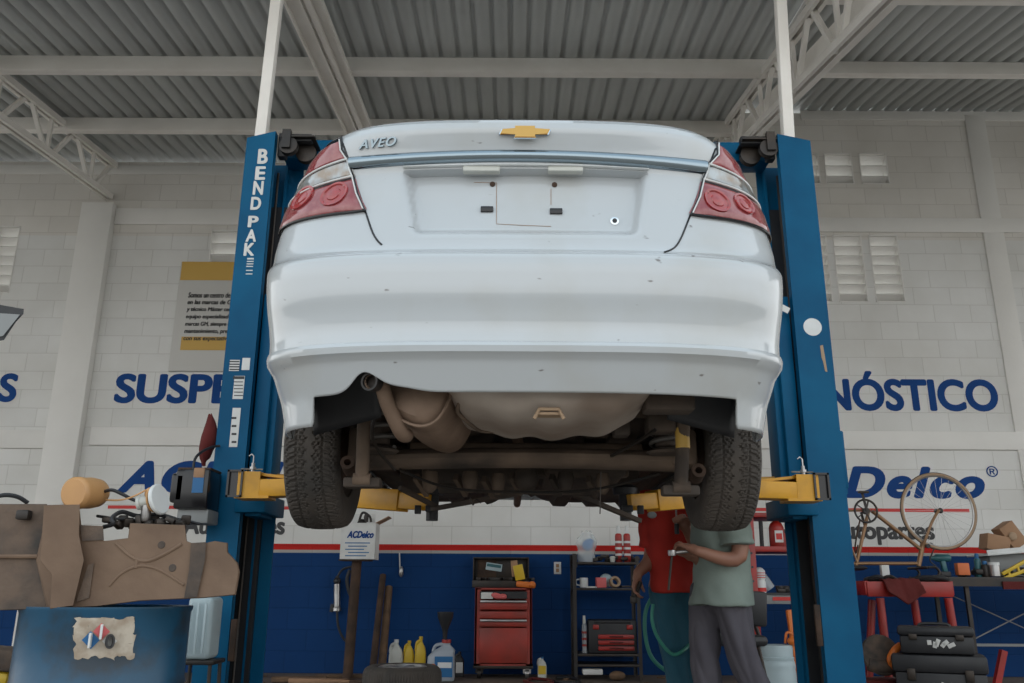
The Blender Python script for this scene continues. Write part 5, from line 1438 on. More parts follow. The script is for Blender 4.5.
g = MB(); g.bar(cr + Vector((0, -.02, 0)), cr + Vector((-.03, -.03, .17)), .02, .014); g.bar(cr + Vector((0, .12, 0)), cr + Vector((.03, .12, -.17)), .02, .014)
g.box(cr + Vector((-.03, -.06, .17)), (.09, .05, .02), bev=.004); g.box(cr + Vector((.03, .17, -.17)), (.09, .05, .02), bev=.004); g.build('pedal_crank', M['darkmetal'], bk)
g = MB(); g.tube(smooth_path([P(860, 520, -.06), P(857, 534, -.05), P(855, 548, -.04), P(856, 553, -.04), P(858, 545, -.05)]), .007, 6); g.build('chain', M['rust'], bk)
g = MB(); s0 = P(918, 568); g.tube([P(919, 562), s0], .014, 8); g.tube(smooth_path([s0 + Vector((0, -.2, .0)), s0, s0 + Vector((0, .2, 0))]), .012, 8)
for s_ in (-.2, .2): g.tube(smooth_path([s0 + Vector((0, s_, 0)), s0 + Vector((.07, s_, .0)), s0 + Vector((.10, s_, -.05)), s0 + Vector((.05, s_, -.09)), s0 + Vector((.0, s_, -.085))]), .012, 8)
g.build('handlebar', M['darkmetal'], bk)
g = MB(); g.tube(smooth_path([P(924, 548), P(930, 543), P(934, 548), P(930, 560), P(936, 566)]), .006, 6); g.lathe([(.02, -.01), (.02, .01)], P(928, 546, -.03), 10, RX(90)); g.build('brake', M['black'], bk)
sdl = P(857, 568); g = MB(); g.tube([P(856.5, 562), sdl], .013, 8); g.ell(sdl + Vector((-.03, 0, -.0)), (.13, .06, .025)); g.build('saddle', M['black'], bk)

# ---- two black tool boxes on the floor
def toolbox(x0, y0, x1, y1, D_, z0, label, dep=.36, flat=False):
    a = at(x0, y1, D_); c = at(x1, y0, D_); cx = (a.x + c.x) / 2; W_ = c.x - a.x; H = c.z - z0
    t = thing('tool_box', label, 'tool box', (cx, D_ + dep / 2, z0), 'black tool boxes under the wheel')
    g = MB(); g.box((cx, D_ + dep / 2, z0 + H * .33), (W_ * .95, dep, H * .66), bev=.02); g.build('box_body', M['black'], t)
    g = MB(); g.box((cx, D_ + dep / 2, z0 + H * .82), (W_, dep + .02, H * .34), bev=.025); g.build('lid', M['black'], t)
    if not flat: g = MB(); g.tube(smooth_path([(cx - W_ * .2, D_ + dep / 2, z0 + H * .95), (cx - W_ * .16, D_ + dep / 2, z0 + H + .015), (cx + W_ * .16, D_ + dep / 2, z0 + H + .015), (cx + W_ * .2, D_ + dep / 2, z0 + H * .95)]), .012, 8).build('handle', M['black'], t)
    for s_ in (-1, 1):
        g = MB(); g.box((cx + s_ * W_ * .30, D_ - .012, z0 + H * .62), (.06, .02, H * .22), bev=.006); g.build('latch', M['darkmetal'], t)
    g = MB()
    for k in range(6): g.box((cx - .05 + k * .028 + (k % 2) * .01, D_ - .003, z0 + H * (.34 if k % 2 else .42)), (.030, .003, .035 + .01 * (k % 3)), RY(k * 13), .001)
    g.build('worn_label', M['paper'], t)
    t.rotation_euler.z = R(-24); return z0 + H
TBD = 6.9
zl = at(945, 655, TBD).z
toolbox(908, 655, 992, 683, TBD, 0, 'larger black tool box on the floor, lower of the stacked pair', .36, True)
toolbox(912, 627, 979, 655, TBD, at(945, 655, TBD).z + .003, 'smaller black tool box stacked on top of the larger one', .32)

# ---- bench grinder heap under the red stand: grey bag and orange machine
q = at(888, 662, 7.3)
t = thing('orange_saw', 'orange and grey power saw lying under the red work stand', 'power saw', (at(888, 683, 7.3).x, 7.3, 0))
z_ = lambda y: at(888, y, 7.3).z
g = MB(); g.lathe([(.02, -.02), (.15, -.02), (.16, 0), (.15, .02), (.02, .02)], (q.x - .05, 7.3, z_(655)), 26, RX(78)); g.build('blade_guard', M['tankdirt'], t)
g = MB(); g.tube(smooth_path([(q.x + .08, 7.22, z_(645)), (q.x + .02, 7.2, z_(650)), (q.x - .02, 7.2, z_(660)), (q.x + .05, 7.2, z_(668)), (q.x + .14, 7.2, z_(660))]), .03, 10); g.ell((q.x + .17, 7.25, z_(648)), (.07, .04, .02)); g.build('handle', M['orange'], t)
g = MB(); g.tube(smooth_path([(q.x - .16, 7.3, z_(664)), (q.x - .05, 7.28, z_(667)), (q.x + .08, 7.28, z_(664))]), [.055] * 13, 14); g.box((q.x + .10, 7.3, z_(670)), (.14, .14, .10), RY(-15), .03); g.build('motor_housing', M['tankdirt'], t)
g = MB(); g.tube(smooth_path([(q.x + .0, 7.15, z_(652)), (q.x + .08, 7.12, z_(675)), (q.x + .02, 7.12, z_(690))]), .012, 8); g.build('power_cord', M['black'], t)
g = MB(); g.box((q.x - .06, 7.42, z_(680) / 2), (.36, .26, max(.05, z_(680))), bev=.02); tag(g.build('crate', M['maroon']), 'low maroon crate on the floor carrying the orange saw', 'crate')

# ---- right hand bench with its clutter
ND = 8.3
a = at(946, 577, ND); zt = at(985, 577, ND).z; X0 = a.x; X1 = X0 + 2.6
t = thing('workbench', 'dark steel workbench with crossed braces at the right edge', 'workbench', ((X0 + X1) / 2, ND + .35, 0))
g = MB(); g.box(((X0 + X1) / 2, ND + .35, zt - .02), (X1 - X0, .7, .04), bev=.004); g.box(((X0 + X1) / 2, ND + .0, zt - .05), (X1 - X0, .02, .07)); g.build('bench_top', M['darkmetal'], t)
g = MB(); c = at(1010, 590, ND - .02); g.box((c.x + .25, ND - .02, zt - .075), (.62, .02, .07)); g.build('drawer_front', M['maroon'], t)
for xx in (X0 + .2, X1 - .05):
    for yy in (ND + .05, ND + .65):
        g = MB(); g.box((xx, yy, zt / 2 - .02), (.035, .035, zt - .04)); g.build('leg', M['darkmetal'], t)
g = MB()
g.bar((X0 + .2, ND + .66, zt - .1), (X0 + 1.6, ND + .66, .25), .02, .008); g.bar((X0 + 1.6, ND + .67, zt - .1), (X0 + .2, ND + .67, .25), .02, .008)
g.box(((X0 + X1) / 2, ND + .66, at(985, 645, ND + .66).z), (X1 - X0, .02, .025)); g.build('cross_brace', M['mesh_grey'], t)
ZB = zt
q = at(950, 576, ND)
t = thing('cordless_drill', 'teal cordless drill standing on the left end of the dark bench', 'drill', (q.x, ND + .1, ZB))
g = MB(); g.box((q.x, ND + .1, ZB + .025), (.10, .08, .05), bev=.012); g.build('battery', M['black'], t)
g = MB(); g.bar((q.x + .01, ND + .1, ZB + .04), (q.x - .005, ND + .1, ZB + .15), .045, .05, .012); g.lathe([(.03, 0), (.036, .02), (.036, .13), (.02, .15), (.018, .19)], (q.x + .07, ND + .1, ZB + .175), 14, RY(-90)); g.build('drill_body', M['teal'], t)
tag(box_px(MB(), 959, 563, 969, 575, ND + .02, .07, .004).build('carton', mat('orange_carton', (.62, .16, .05), .6)), 'small orange carton on the dark bench right of the drill', 'box')
can(977, ND + .15, ZB, .03, .22, M['teal'], M['labelblue'], 'teal bottle with blue cap on the dark bench', None, 'bottle', 'bottle')
can(984, ND + .1, ZB, .035, .15, M['darkmetal'], M['labelblue'], 'dark can with blue cap right of the teal bottle', None, 'oil_can', 'can')
t = thing('steel_cup', 'steel cup with white rim on the dark bench', 'cup', (at(999, 578, ND).x, ND + .06, ZB))
q = Vector((at(999, 578, ND).x, ND + .06, ZB)); g = MB(); g.lathe([(.001, .004), (.045, .004), (.05, .01), (.05, .13), (.046, .13), (.044, .01)], q, 20, cap=False); g.build('cup_body', M['steel'], t)
g = MB(); g.lathe([(.052, .11), (.052, .135), (.046, .135)], q, 20, cap=False); g.build('cup_rim', M['white'], t)
g = MB()
for k in range(22): g.box((X0 + .25 + k * .035, ND + .12 + (k % 4) * .09, ZB + .03 + .02 * (k % 3)), (.08, .06, .05), RZ(k * 41), .012)
tag(g.build('loose_parts', M['darkmetal']), 'greasy loose parts heaped along the dark bench top', 'parts', kind='stuff')
# tray on stand with carton
q = at(1008, 552, ND + .2); zt2 = q.z
t = thing('parts_tray', 'white plastic tray raised on the dark bench at the right edge', 'tray', (q.x + .12, ND + .3, ZB))
g = MB(); g.box((q.x + .12, ND + .3, zt2), (.75, .4, .02), RY(-5), .006); g.box((q.x + .12, ND + .11, zt2 + .02), (.75, .01, .05), RY(-5)); g.build('tray', M['white'], t)
g = MB(); g.box((q.x + .12, ND + .34, (ZB + zt2) / 2 - .0), (.6, .26, zt2 - ZB - .02), bev=.01); g.build('tray_base', M['mesh_grey'], t)
q1 = at(999, 543, ND + .2); g = MB(); g.box((q1.x, ND + .28, zt2 + .085), (.22, .16, .15), RY(12), .004); g.build('carton', M['card']); o = bpy.data.objects['carton'] if False else C.objects[-1]; tag(o, 'brown cardboard box tilted on the white tray, left one', 'box')
q1 = at(1013, 536, ND + .2); g = MB(); g.box((q1.x + .02, ND + .30, zt2 + .16), (.16, .16, .24), RY(-32), .004); o = g.build('carton', M['card']); tag(o, 'taller brown cardboard box leaning on the white tray, with pale disc', 'box')
g = MB(); g.ell((q1.x + .0, ND + .2, zt2 + .15), (.04, .01, .04)); g.build('carton_disc', M['tan'], o)
t = thing('level_tool', 'yellow level resting at the right end of the dark bench', 'level', (at(1016, 570, ND).x, ND + .05, ZB))
g = MB(); c0 = at(1002, 574, ND + .03); c1 = at(1034, 556, ND + .03); g.bar(c0, c1, .03, .03, .004); c0 = at(1004, 582, ND + .03); c1 = at(1036, 566, ND + .03); g.bar(c0 + Vector((0, 0, .03)), c1, .03, .03, .004)
for k in range(3): p0 = at(1008 + k * 9, 570.5 - k * 5, ND + .03); g.bar(p0, p0 + Vector((.01, 0, -.06)), .02, .02)
g.build('level_body', M['yellowpl'], t)
g = MB(); g.box((at(968, 683, 8.0).x, 8.0, .06), (.12, .1, .12), bev=.01)
tag(g.build('canister', M['yellowpl']), 'small yellow canister on the floor right of the black tool boxes', 'canister')
g = MB(); q = at(1000, 668, 7.8); g.box((q.x, 7.8, q.z), (.05, .05, .3), RY(20)); g.box((q.x + .12, 7.8, .04), (.5, .4, .08), bev=.01); tag(g.build('jack_stand', M['red']), 'red jack stand on the floor at the right edge under the bench', 'jack stand')

# ================================================================ LEFT FOREGROUND
FD = 2.95
rD = px_w(100, FD, 156) / 2; cxd = at(103, 650, FD).x; zd = at(103, 607, FD - .2).z
t = thing('oil_drum', 'large blue steel drum with a torn hazard label carrying the brown fuel tank', 'drum', (cxd, FD, 0))
g = MB(); g.lathe([(rD * .98, 0), (rD, .01), (rD, .26), (rD * 1.02, .275), (rD, .29), (rD, .54), (rD * 1.02, .555), (rD, .57), (rD, zd - .02), (rD * 1.02, zd - .01), (rD * 1.02, zd), (rD * .97, zd), (rD * .97, zd - .015), (.001, zd - .015)], (cxd, FD, 0), 56); dr = g.build('drum_body', M['drum'], t)
def drum_patch(x0, y0, x1, y1, off, m, name, par, jag=0.0, rot=0):
    # patch that follows the drum wall
    g = MB()
    def hit(px, py):
        d = CM.to_3x3() @ Vector(((px - 512) / FPX, -(py - 341.5) / FPX, -1)); o = CM.translation
        ox, oy = o.x - cxd, o.y - FD; A_ = d.x ** 2 + d.y ** 2; B_ = ox * d.x + oy * d.y; C__ = ox * ox + oy * oy - (rD + off) ** 2
        s_ = (-B_ - math.sqrt(max(0, B_ * B_ - A_ * C__))) / A_; return o + d * s_
    g.grid(lambda a, v: hit(x0 + (x1 - x0) * a + jag * noise.noise(Vector((a * 9, v * 7, 1))), y1 + (y0 - y1) * v + jag * noise.noise(Vector((a * 7, v * 9, 5)))), 26, 18)
    return g.build(name, m, par, recalc=False), hit
lab, hit = drum_patch(74, 618, 134, 658, .0015, M['dirtypaper'], 'hazard_label', dr, 6)
cr = None
def diamond(px, py, s_, m, digit, dm):
    g = MB(); P_ = [hit(px - s_, py), hit(px, py - s_), hit(px + s_, py), hit(px, py + s_)]
    n_ = (hit(px, py) - Vector((cxd, FD, hit(px, py).z))).normalized()
    vs = [g.bm.verts.new(p + n_ * .004) for p in P_]; g.bm.faces.new(vs); o = g.build('diamond', m, lab, recalc=False)
    g = MB(); c = hit(px, py) + n_ * .006; ex = Vector((-n_.y, n_.x, 0)); 
    me = text_mesh(digit, .012, 0, 1, .01); xs = [v.co.x for v in me.vertices]; ys = [v.co.y for v in me.vertices]; k = .042 / (max(ys) - min(ys))
    g.mesh(me, Matrix.Translation(c) @ Matrix((ex * k, Vector((0, 0, k)), n_ * .05)).transposed().to_4x4() @ Matrix.Translation((-(max(xs) + min(xs)) / 2, -(max(ys) + min(ys)) / 2, 0)))
    g.build('hazard_digit', dm, lab)
diamond(91, 640, 9, M['labelblue'], '1', M['white']); diamond(101.5, 631.5, 8.5, M['pink'], '1', M['white']); diamond(109.5, 641, 7.5, M['paper'], '0', M['blackpaint'])

# plastic fuel tank lying across the drum
KD2 = 2.72
tk = thing('fuel_tank', 'brown dusty plastic fuel tank lying across the blue drum', 'fuel tank', (at(100, 607, KD2).x, KD2 + .2, zd))
def prism_px(pts, D_, dep, m, name, par, bev=.012, off=0):
    # slab with a bevelled front rim whose sides draw in towards the back
    g = MB(); n = len(pts)
    cx_ = sum(p[0] for p in pts) / n; cy_ = sum(p[1] for p in pts) / n
    def ringp(k, d, q=1.0): return [g.bm.verts.new(at(cx_ + (p[0] - cx_) * k, cy_ + (p[1] - cy_) * k, d)) for p in pts]
    kb = 1 - bev / .28 * .25
    R_ = [ringp(kb, D_), ringp(1 - (1 - kb) * .3, D_ + bev * .3), ringp(1.0, D_ + bev), ringp(.985, D_ + dep)]
    g.bm.faces.new(R_[0]); g.bm.faces.new(R_[-1][::-1])
    for a_, b_ in zip(R_, R_[1:]):
        for i in range(n): g.bm.faces.new((a_[i], a_[(i + 1) % n], b_[(i + 1) % n], b_[i]))
    return g.build(name, m, par)
prism_px([(48, 505), (78, 504), (80, 524), (104, 541), (128, 538), (130, 523), (185, 525), (187, 541), (197, 545), (215, 541), (228, 543), (228, 552), (238, 563), (240, 572), (236, 595), (205, 598), (140, 601), (95, 607), (47, 609), (36, 560)], KD2, .34, M['tankbrown'], 'tank_shell', tk, .02)
prism_px([(-60, 504), (47, 504), (50, 520), (54, 560), (58, 590), (56, 609), (-60, 612)], KD2 + .02, .30, M['tankdirt'], 'tank_shell', tk, .015)
prism_px([(44, 505), (80, 504.5), (79, 535), (84, 560), (73, 606), (50, 609), (52, 575), (40, 560)], KD2 - .03, .25, M['tankbrown'], 'strap_saddle', tk, .012)
prism_px([(191, 543), (206, 542), (205, 560), (197, 597), (184, 598), (189, 570)], KD2 - .008, .03, M['tankdirt'], 'strap', tk, .003)
prism_px([(80, 525), (103, 526), (104, 540), (82, 541)], KD2 - .004, .05, M['tankdirt'], 'dirt_pocket', tk, .003)
prism_px([(88, 565), (94, 563), (89, 598), (76, 602)], KD2 - .004, .05, M['tankdirt'], 'dirt_groove', tk, .003)
g = MB(); F = KD2 + .001
g.tube(smooth_path([at(109, 586, F), at(122, 573, F), at(140, 566, F), at(160, 570, F), at(184, 585, F)]), .005, 8)
g.tube(smooth_path([at(116, 543, F), at(132, 557, F), at(147, 561, F), at(163, 555, F), at(182, 544, F)]), .006, 8); g.tube([at(137, 560, F), at(136, 568, F)], .006, 8)
g.build('moulded_rib', M['tankbrown'], tk)
g = MB(); g.tube([at(-5, 556.5, KD2 + .015), at(38, 556.5, KD2 + .015)], .007, 8); g.build('moulded_rib', M['tankbrown'], tk)
g = MB()
for (px, py) in ((162, 545), (173, 568)): g.lathe([(.011, 0), (.013, .003), (.010, .006)], at(px, py, F + .003), 14, RX(90))
g.build('plug', M['tankdirt'], tk)
g = MB(); g.box(at(24, 515, KD2), (.04, .03, .03), bev=.006); g.build('clip', M['darkmetal'], tk)
ztk = at(120, 520, KD2 + .1).z
# amber canister
p0 = at(73, 493, KD2 - .02); p1 = at(99, 493, KD2 + .10); d_ = (p1 - p0).normalized(); L_ = (p1 - p0).length
q = d_.to_track_quat('Z', 'Y').to_matrix(); rA = .050
t = thing('amber_canister', 'amber plastic canister lying on top of the fuel tank', 'canister', (p0 + p1) / 2 - Vector((0, 0, rA)))
g = MB(); g.lathe([(.001, 0), (rA * .86, 0), (rA, .008), (rA * 1.02, .02), (rA * .97, .05), (rA, L_ * .6), (rA * .96, L_ * .75), (rA * .9, L_ - .01), (rA * .8, L_), (.001, L_)], p0, 30, q); g.build('canister_body', M['amber'], t)
g = MB(); g.lathe([(.010, 0), (.012, .005), (.012, .02), (.006, .03)], p1 + Vector((.0, -.0, .02)), 12, q); g.build('nozzle', M['black'], t)
# fuel pump module
q0 = at(150, 507, KD2 + .06)
t = thing('fuel_pump', 'white and orange fuel pump module standing on the tank', 'fuel pump', (q0.x, q0.y, ztk))
pc = at(157, 500, KD2 + .06); ax_ = Vector((1, -.25, .25)).normalized().to_track_quat('Z', 'Y').to_matrix()
g = MB(); g.lathe([(.012, 0), (.046, 0), (.050, .004), (.050, .010), (.046, .014), (.001, .014)], pc, 34, ax_); fl_ = g.build('flange', M['white'], t)
g = MB(); g.lathe([(.040, -.008), (.038, -.014), (.020, -.018), (.001, -.018)], pc, 24, ax_); g.ell(pc + Vector((-.02, -.01, .02)), (.018, .014, .02)); g.build('orange_insert', M['amber'], fl_)
g = MB(); g.tube([pc + Vector((-.055, 0, -.008)), pc + Vector((-.005, 0, .0))], .017, 14); g.tube([pc + Vector((-.06, .0, -.012)), pc + Vector((-.05, 0, -.01))], .021, 14); g.build('pump_barrel', M['milky'], t)
g = MB(); g.lathe([(.012, -.05), (.016, -.04), (.016, 0)], pc + Vector((-.03, 0, -.018)), 12); g.build('pump_foot', M['steel'], t)
# hoses and wires
def wire(pts, r, m, label, name='hose', cat='hose'):
    g = MB(); g.tube(smooth_path([at(*p) for p in pts], 8), r, 8); tag(g.build(name, m), label, cat)
wire([(103, 492, 2.78), (112, 490, 2.76), (122, 494, 2.76), (134, 500, 2.78), (150, 503, 2.78)], .0055, M['black'], 'black hose from the amber canister to the fuel pump')
wire([(106, 500, 2.78), (120, 500, 2.74), (132, 497, 2.74), (146, 490, 2.76)], .003, M['amber'], 'thin orange wire running to the fuel pump', 'wire', 'wire')
wire([(104, 527, 2.76), (113, 524, 2.72), (112, 518, 2.72), (122, 512, 2.76), (138, 516, 2.8), (160, 515, 2.82), (180, 521, 2.84)], .007, M['black'], 'thick black wiring loom along the top of the tank', 'wiring_loom', 'wiring')
wire([(97, 516, 2.8), (120, 519, 2.78), (150, 520, 2.8), (175, 519, 2.85), (200, 524, 2.85)], .0045, M['black'], 'second black cable under the pump on the tank top', 'cable', 'cable')
wire([(-6, 497, 2.75), (6, 495, 2.76), (18, 497, 2.78), (28, 503, 2.8)], .007, M['black'], 'black hose end at the left edge above the tank')
g = MB()
for k in range(16): q = at(108 + k * 5.2, 520 + (k % 3) * 2.5, KD2 + .06 + (k % 2) * .04); g.box(q, (.03, .03, .018), RZ(k * 31) @ RY(k * 17), .005)
o = g.build('connector_clutter', M['darkmetal'], tk)
# pale canister between drum and column
a = at(181, 660, 4.2); c = at(213, 597, 4.2)
t = thing('pale_canister', 'pale blue white plastic canister standing behind the blue drum', 'canister', ((a.x + c.x) / 2, 4.29, a.z))
g = MB(); g.box(((a.x + c.x) / 2, 4.29, (a.z + c.z) / 2), (c.x - a.x, .16, c.z - a.z), bev=.022, seg=4); g.build('canister_body', M['pale'], t)
for k in (-1, 0, 1):
    g = MB(); g.box(((a.x + c.x) / 2 + k * .035, 4.19, (a.z + c.z) / 2), (.012, .008, (c.z - a.z) * .8), bev=.003); g.build('moulded_rib', M['pale'], t)
st_ = thing('low_stool', 'low dark metal stool under the pale canister behind the drum', 'stool', ((a.x + c.x) / 2, 4.29, 0))
g = MB(); g.box(((a.x + c.x) / 2, 4.29, a.z - .012), (.18, .18, .02), bev=.004); g.build('seat', M['darkmetal'], st_)
for sx_ in (-1, 1):
    for sy_ in (-1, 1): MB().tube([((a.x + c.x) / 2 + sx_ * .07, 4.29 + sy_ * .07, a.z - .02), ((a.x + c.x) / 2 + sx_ * .085, 4.29 + sy_ * .085, 0)], .009, 8).build('leg', M['darkmetal'], st_)
# things at the lower left edge
q = at(8, 676, 3.4)
t = thing('angle_grinder', 'grey and yellow power tool at the lower left edge beside the drum', 'power tool', (q.x - .05, 3.4, q.z - .06))
g = MB(); g.box((q.x - .1, 3.4, q.z - .0), (.26, .12, .05), RY(4), .015); g.build('tool_body', M['yellowpl'], t)
g = MB(); g.box((q.x - .08, 3.4, q.z + .065), (.30, .14, .08), RY(4), .02); g.build('tool_housing', M['tankdirt'], t)
g = MB(); zq = q.z - .03; g.box((q.x - .1, 3.42, zq / 2), (.55, .35, zq), bev=.01); tag(g.build('pedestal', M['darkblue']), 'dark blue bench block at the lower left edge under the power tool', 'block')

# red rag hanging on the column, lamp at the left edge
q0 = at(209, 414, LD - .02)
g = MB()
def glf(a, v):
    th = a * 2 * math.pi; y = 414 + 52 * v; cx_ = 210 - 4.5 * v + (2 * math.sin(v * 5)); hw = (1.5 + 6.5 * math.sin(min(1, v * 1.05) * math.pi * .93)) * (1 - .3 * (v > .85))
    p = at(cx_, y, LD + .02); s_ = 4.5 / 853
    return p + Vector((hw * s_ * math.cos(th), .05 * math.sin(th) * math.sin(v * math.pi), 0)) + Vector((0, 0, .012 * noise.noise(Vector((th * 2, v * 8, 0)))))
g.grid(glf, 20, 20, loopu=True); tag(g.build('rag', M['maroon'], merge=True), 'dark red rag hanging beside the left lift column', 'rag')
t = thing('work_lamp', 'black lamp head hanging into view at the left edge', 'lamp', at(-6, 341, 3.6))
g = MB()
prism_px([(-34, 308), (-10, 303), (24, 309), (23.5, 314), (16, 322), (4, 340), (-6, 342), (-34, 338)], 3.6, .18, M['black'], 'lamp_housing', t, .01)
prism_px([(-20, 312), (20, 314.5), (3, 336), (-10, 338)], 3.595, .02, M['mesh_grey'], 'lamp_glass', t, .002)
g = MB(); g.tube([at(-30, 320, 3.7), at(-34, 120, 3.7), at(-34, -60, 3.7)], .012, 8); g.build('hanging_rod', M['black'], t)
# ================================================================ PEOPLE
def blob(parts, voxel, m, name, parent, smooth=6, disp=0.0, dscale=8.0):
    """tubes and ellipsoids fused into one continuous surface"""
    g = MB()
    for p in parts:
        if p[0] == 't': g.tube(p[1], p[2], 16); 
        elif p[0] == 'e': g.ell(p[1], p[2], p[3] if len(p) > 3 else None, 20, 14)
        if p[0] == 't':
            pts = p[1]; rs = p[2] if isinstance(p[2], (list, tuple)) else [p[2]] * len(pts)
            g.ell(pts[0], rs[0], None, 14, 10); g.ell(pts[-1], rs[-1], None, 14, 10)
    me = bpy.data.meshes.new('b'); g.bm.to_mesh(me); g.bm.free()
    o = bpy.data.objects.new('b', me); C.objects.link(o)
    r = o.modifiers.new('r', 'REMESH'); r.mode = 'VOXEL'; r.voxel_size = voxel
    s_ = o.modifiers.new('s', 'SMOOTH'); s_.iterations = smooth; s_.factor = .5
    me = evaluate(o); g = MB(); g.mesh(me)
    if disp > 0:
        g.bm.normal_update()
        for v in g.bm.verts:
            c = v.co; n_ = noise.noise(Vector((c.x * dscale, c.y * dscale, c.z * dscale * .55 + 1.7 * c.x * dscale)))
            v.co = c + v.normal * disp * (abs(n_) * 2 - .5)
    return g.build(name, m, parent, sharp=80, recalc=False)
V_ = Vector
def path(pts, rs, n=6):
    P_ = smooth_path(pts, n); out = []
    for i in range(len(P_)):
        t = i / n; k = min(int(t), len(rs) - 2); f = t - k; out.append(rs[k] * (1 - f) + rs[k + 1] * f)
    return ('t', P_, out)
def fingers(wrist, hand_dir, palm_n, side, curl, sc=1.0, spread=.25):
    """palm, four unequal bent fingers and a side thumb"""
    hd = hand_dir.normalized(); pn = (palm_n - hd * palm_n.dot(hd)).normalized(); sd = hd.cross(pn).normalized() * side
    out = [('t', [wrist, wrist + hd * .03 * sc], [.026 * sc, .028 * sc])]
    pc = wrist + hd * .055 * sc
    for k in range(4): out.append(('t', [wrist + hd * .02 * sc + sd * (k - 1.5) * .012 * sc, wrist + hd * .088 * sc + sd * (k - 1.5) * .020 * sc], [.015 * sc, .0125 * sc]))
    for k, L_ in enumerate((.068, .078, .073, .056)):
        b0 = wrist + hd * .088 * sc + sd * (k - 1.5) * .020 * sc; d = hd; p = b0; pts = [p]; cu = curl[k] if isinstance(curl, (list, tuple)) else curl
        for j, f in enumerate((.45, .32, .23)):
            a_ = R(cu * (j + 1) * (.75 if j == 0 else 1)); d = (hd * math.cos(a_) + pn * math.sin(a_)).normalized(); p = p + d * L_ * f * sc; pts.append(p)
        out.append(('t', pts, [.0095 * sc, .0088 * sc, .0082 * sc, .0070 * sc]))
    t0 = wrist + hd * .025 * sc - sd * .022 * sc
    pts = [t0, t0 + (hd * .6 - sd * .7 + pn * .25).normalized() * .036 * sc, t0 + (hd * .6 - sd * .7 + pn * .25).normalized() * .036 * sc + (hd * .8 - sd * .15 + pn * .5).normalized() * .032 * sc]
    pts.append(pts[-1] + (hd * .7 + sd * .2 + pn * .6).normalized() * .024 * sc); out.append(('t', pts, [.014 * sc, .0115 * sc, .010 * sc, .008 * sc]))
    return out
def head_parts(c, f, up, sc=1.0):
    """c: centre of the head, f: facing direction"""
    f = f.normalized(); s_ = f.cross(up).normalized(); u = s_.cross(f)
    Mh = Matrix((s_, f, u)).transposed()
    L = lambda x, y, z: c + Mh @ V_((x, y, z)) * sc
    E = lambda x, y, z, rx, ry, rz: ('e', L(x, y, z), (rx * sc, ry * sc, rz * sc), Mh)
    return [E(0, -.01, .03, .075, .092, .088), E(0, .02, -.035, .062, .072, .075), E(0, .055, -.085, .034, .028, .024), E(0, .095, -.012, .012, .016, .026), E(0, .104, -.030, .017, .014, .012),
            E(0, .088, -.055, .024, .012, .006), E(0, .087, -.066, .022, .012, .007), E(-.032, .078, .022, .026, .014, .008), E(.032, .078, .022, .026, .014, .008),
            E(.078, -.005, -.005, .010, .020, .032), E(-.078, -.005, -.005, .010, .020, .032), E(.045, .06, -.025, .024, .024, .024), E(-.045, .06, -.025, .024, .024, .024)], L, Mh
def eyes_hair(L, Mh, sc, parent):
    g = MB()
    for s_ in (-1, 1): g.ell(L(s_ * .031, .083, .004), (.013 * sc, .008 * sc, .007 * sc), Mh, 12, 8)
    g.build('eyes', M['white'], parent)
    g = MB()
    for s_ in (-1, 1): g.ell(L(s_ * .031, .0905, .004), (.0055 * sc, .003 * sc, .0055 * sc), Mh, 10, 8)
    g.build('irises', M['blackgloss'], parent)
    blob([('e', L(0, -.025, .055), (.084 * sc, .094 * sc, .080 * sc), Mh), ('e', L(0, -.05, .0), (.078 * sc, .062 * sc, .075 * sc), Mh), ('e', L(0, .04, .095), (.062 * sc, .05 * sc, .03 * sc), Mh)], .008, M['hair'], 'hair', parent, 3, .004, 40)
def shoe(p, f, parent):
    f = f.normalized(); s_ = V_((-f.y, f.x, 0)); Mh = Matrix((s_, f, V_((0, 0, 1)))).transposed()
    blob([('e', p + f * .07 + V_((0, 0, .045)), (.045, .085, .042), Mh), ('e', p + f * .15 + V_((0, 0, .036)), (.048, .065, .034), Mh), ('t', [p + V_((0, 0, .045)), p + V_((0, 0, .11))], [.044, .046]), ('e', p + f * -.0 + V_((0, 0, .03)), (.040, .055, .03), Mh)], .009, M['black'], 'shoe', parent, 4)

# ---- man in the grey green shirt: stands in profile facing left, both hands on a tool
GD = 4.75
gx = lambda px, y=GD: at(px, 600, y).x
hip = V_((gx(719), GD, .88)); chest = V_((gx(724), GD, 1.22)); neck = V_((gx(722), GD, 1.42)); hd_c = V_((gx(716), GD - .01, 1.56))
A = thing('person', 'person in a grey green T-shirt and grey trousers working beneath the raised right wheel', 'person', (hip.x, GD, 0))
fL = V_((-1, -.25, 0)).normalized()
shL = V_((gx(728), GD - .19, 1.36)); elL = at(739, 556, GD - .22); wrL = at(697, 551, GD - .24)
shR = V_((gx(716), GD + .17, 1.36)); elR = at(716, 566, GD + .12); wrR = at(694, 557, GD - .06)
hdL = at(684, 545, GD - .18) - wrL; hdR = at(684, 554, GD - .10) - wrR
legA = [hip + V_((.04, -.08, -.05)), V_((gx(739), GD - .08, .47)), V_((gx(778), GD - .05, .09))]
legB = [hip + V_((-.05, .08, -.05)), V_((gx(703), GD + .04, .47)), V_((gx(712), GD + .06, .09))]
hp, L_h, Mh = head_parts(hd_c, V_((-1, -.15, -.35)), V_((0, 0, 1)))
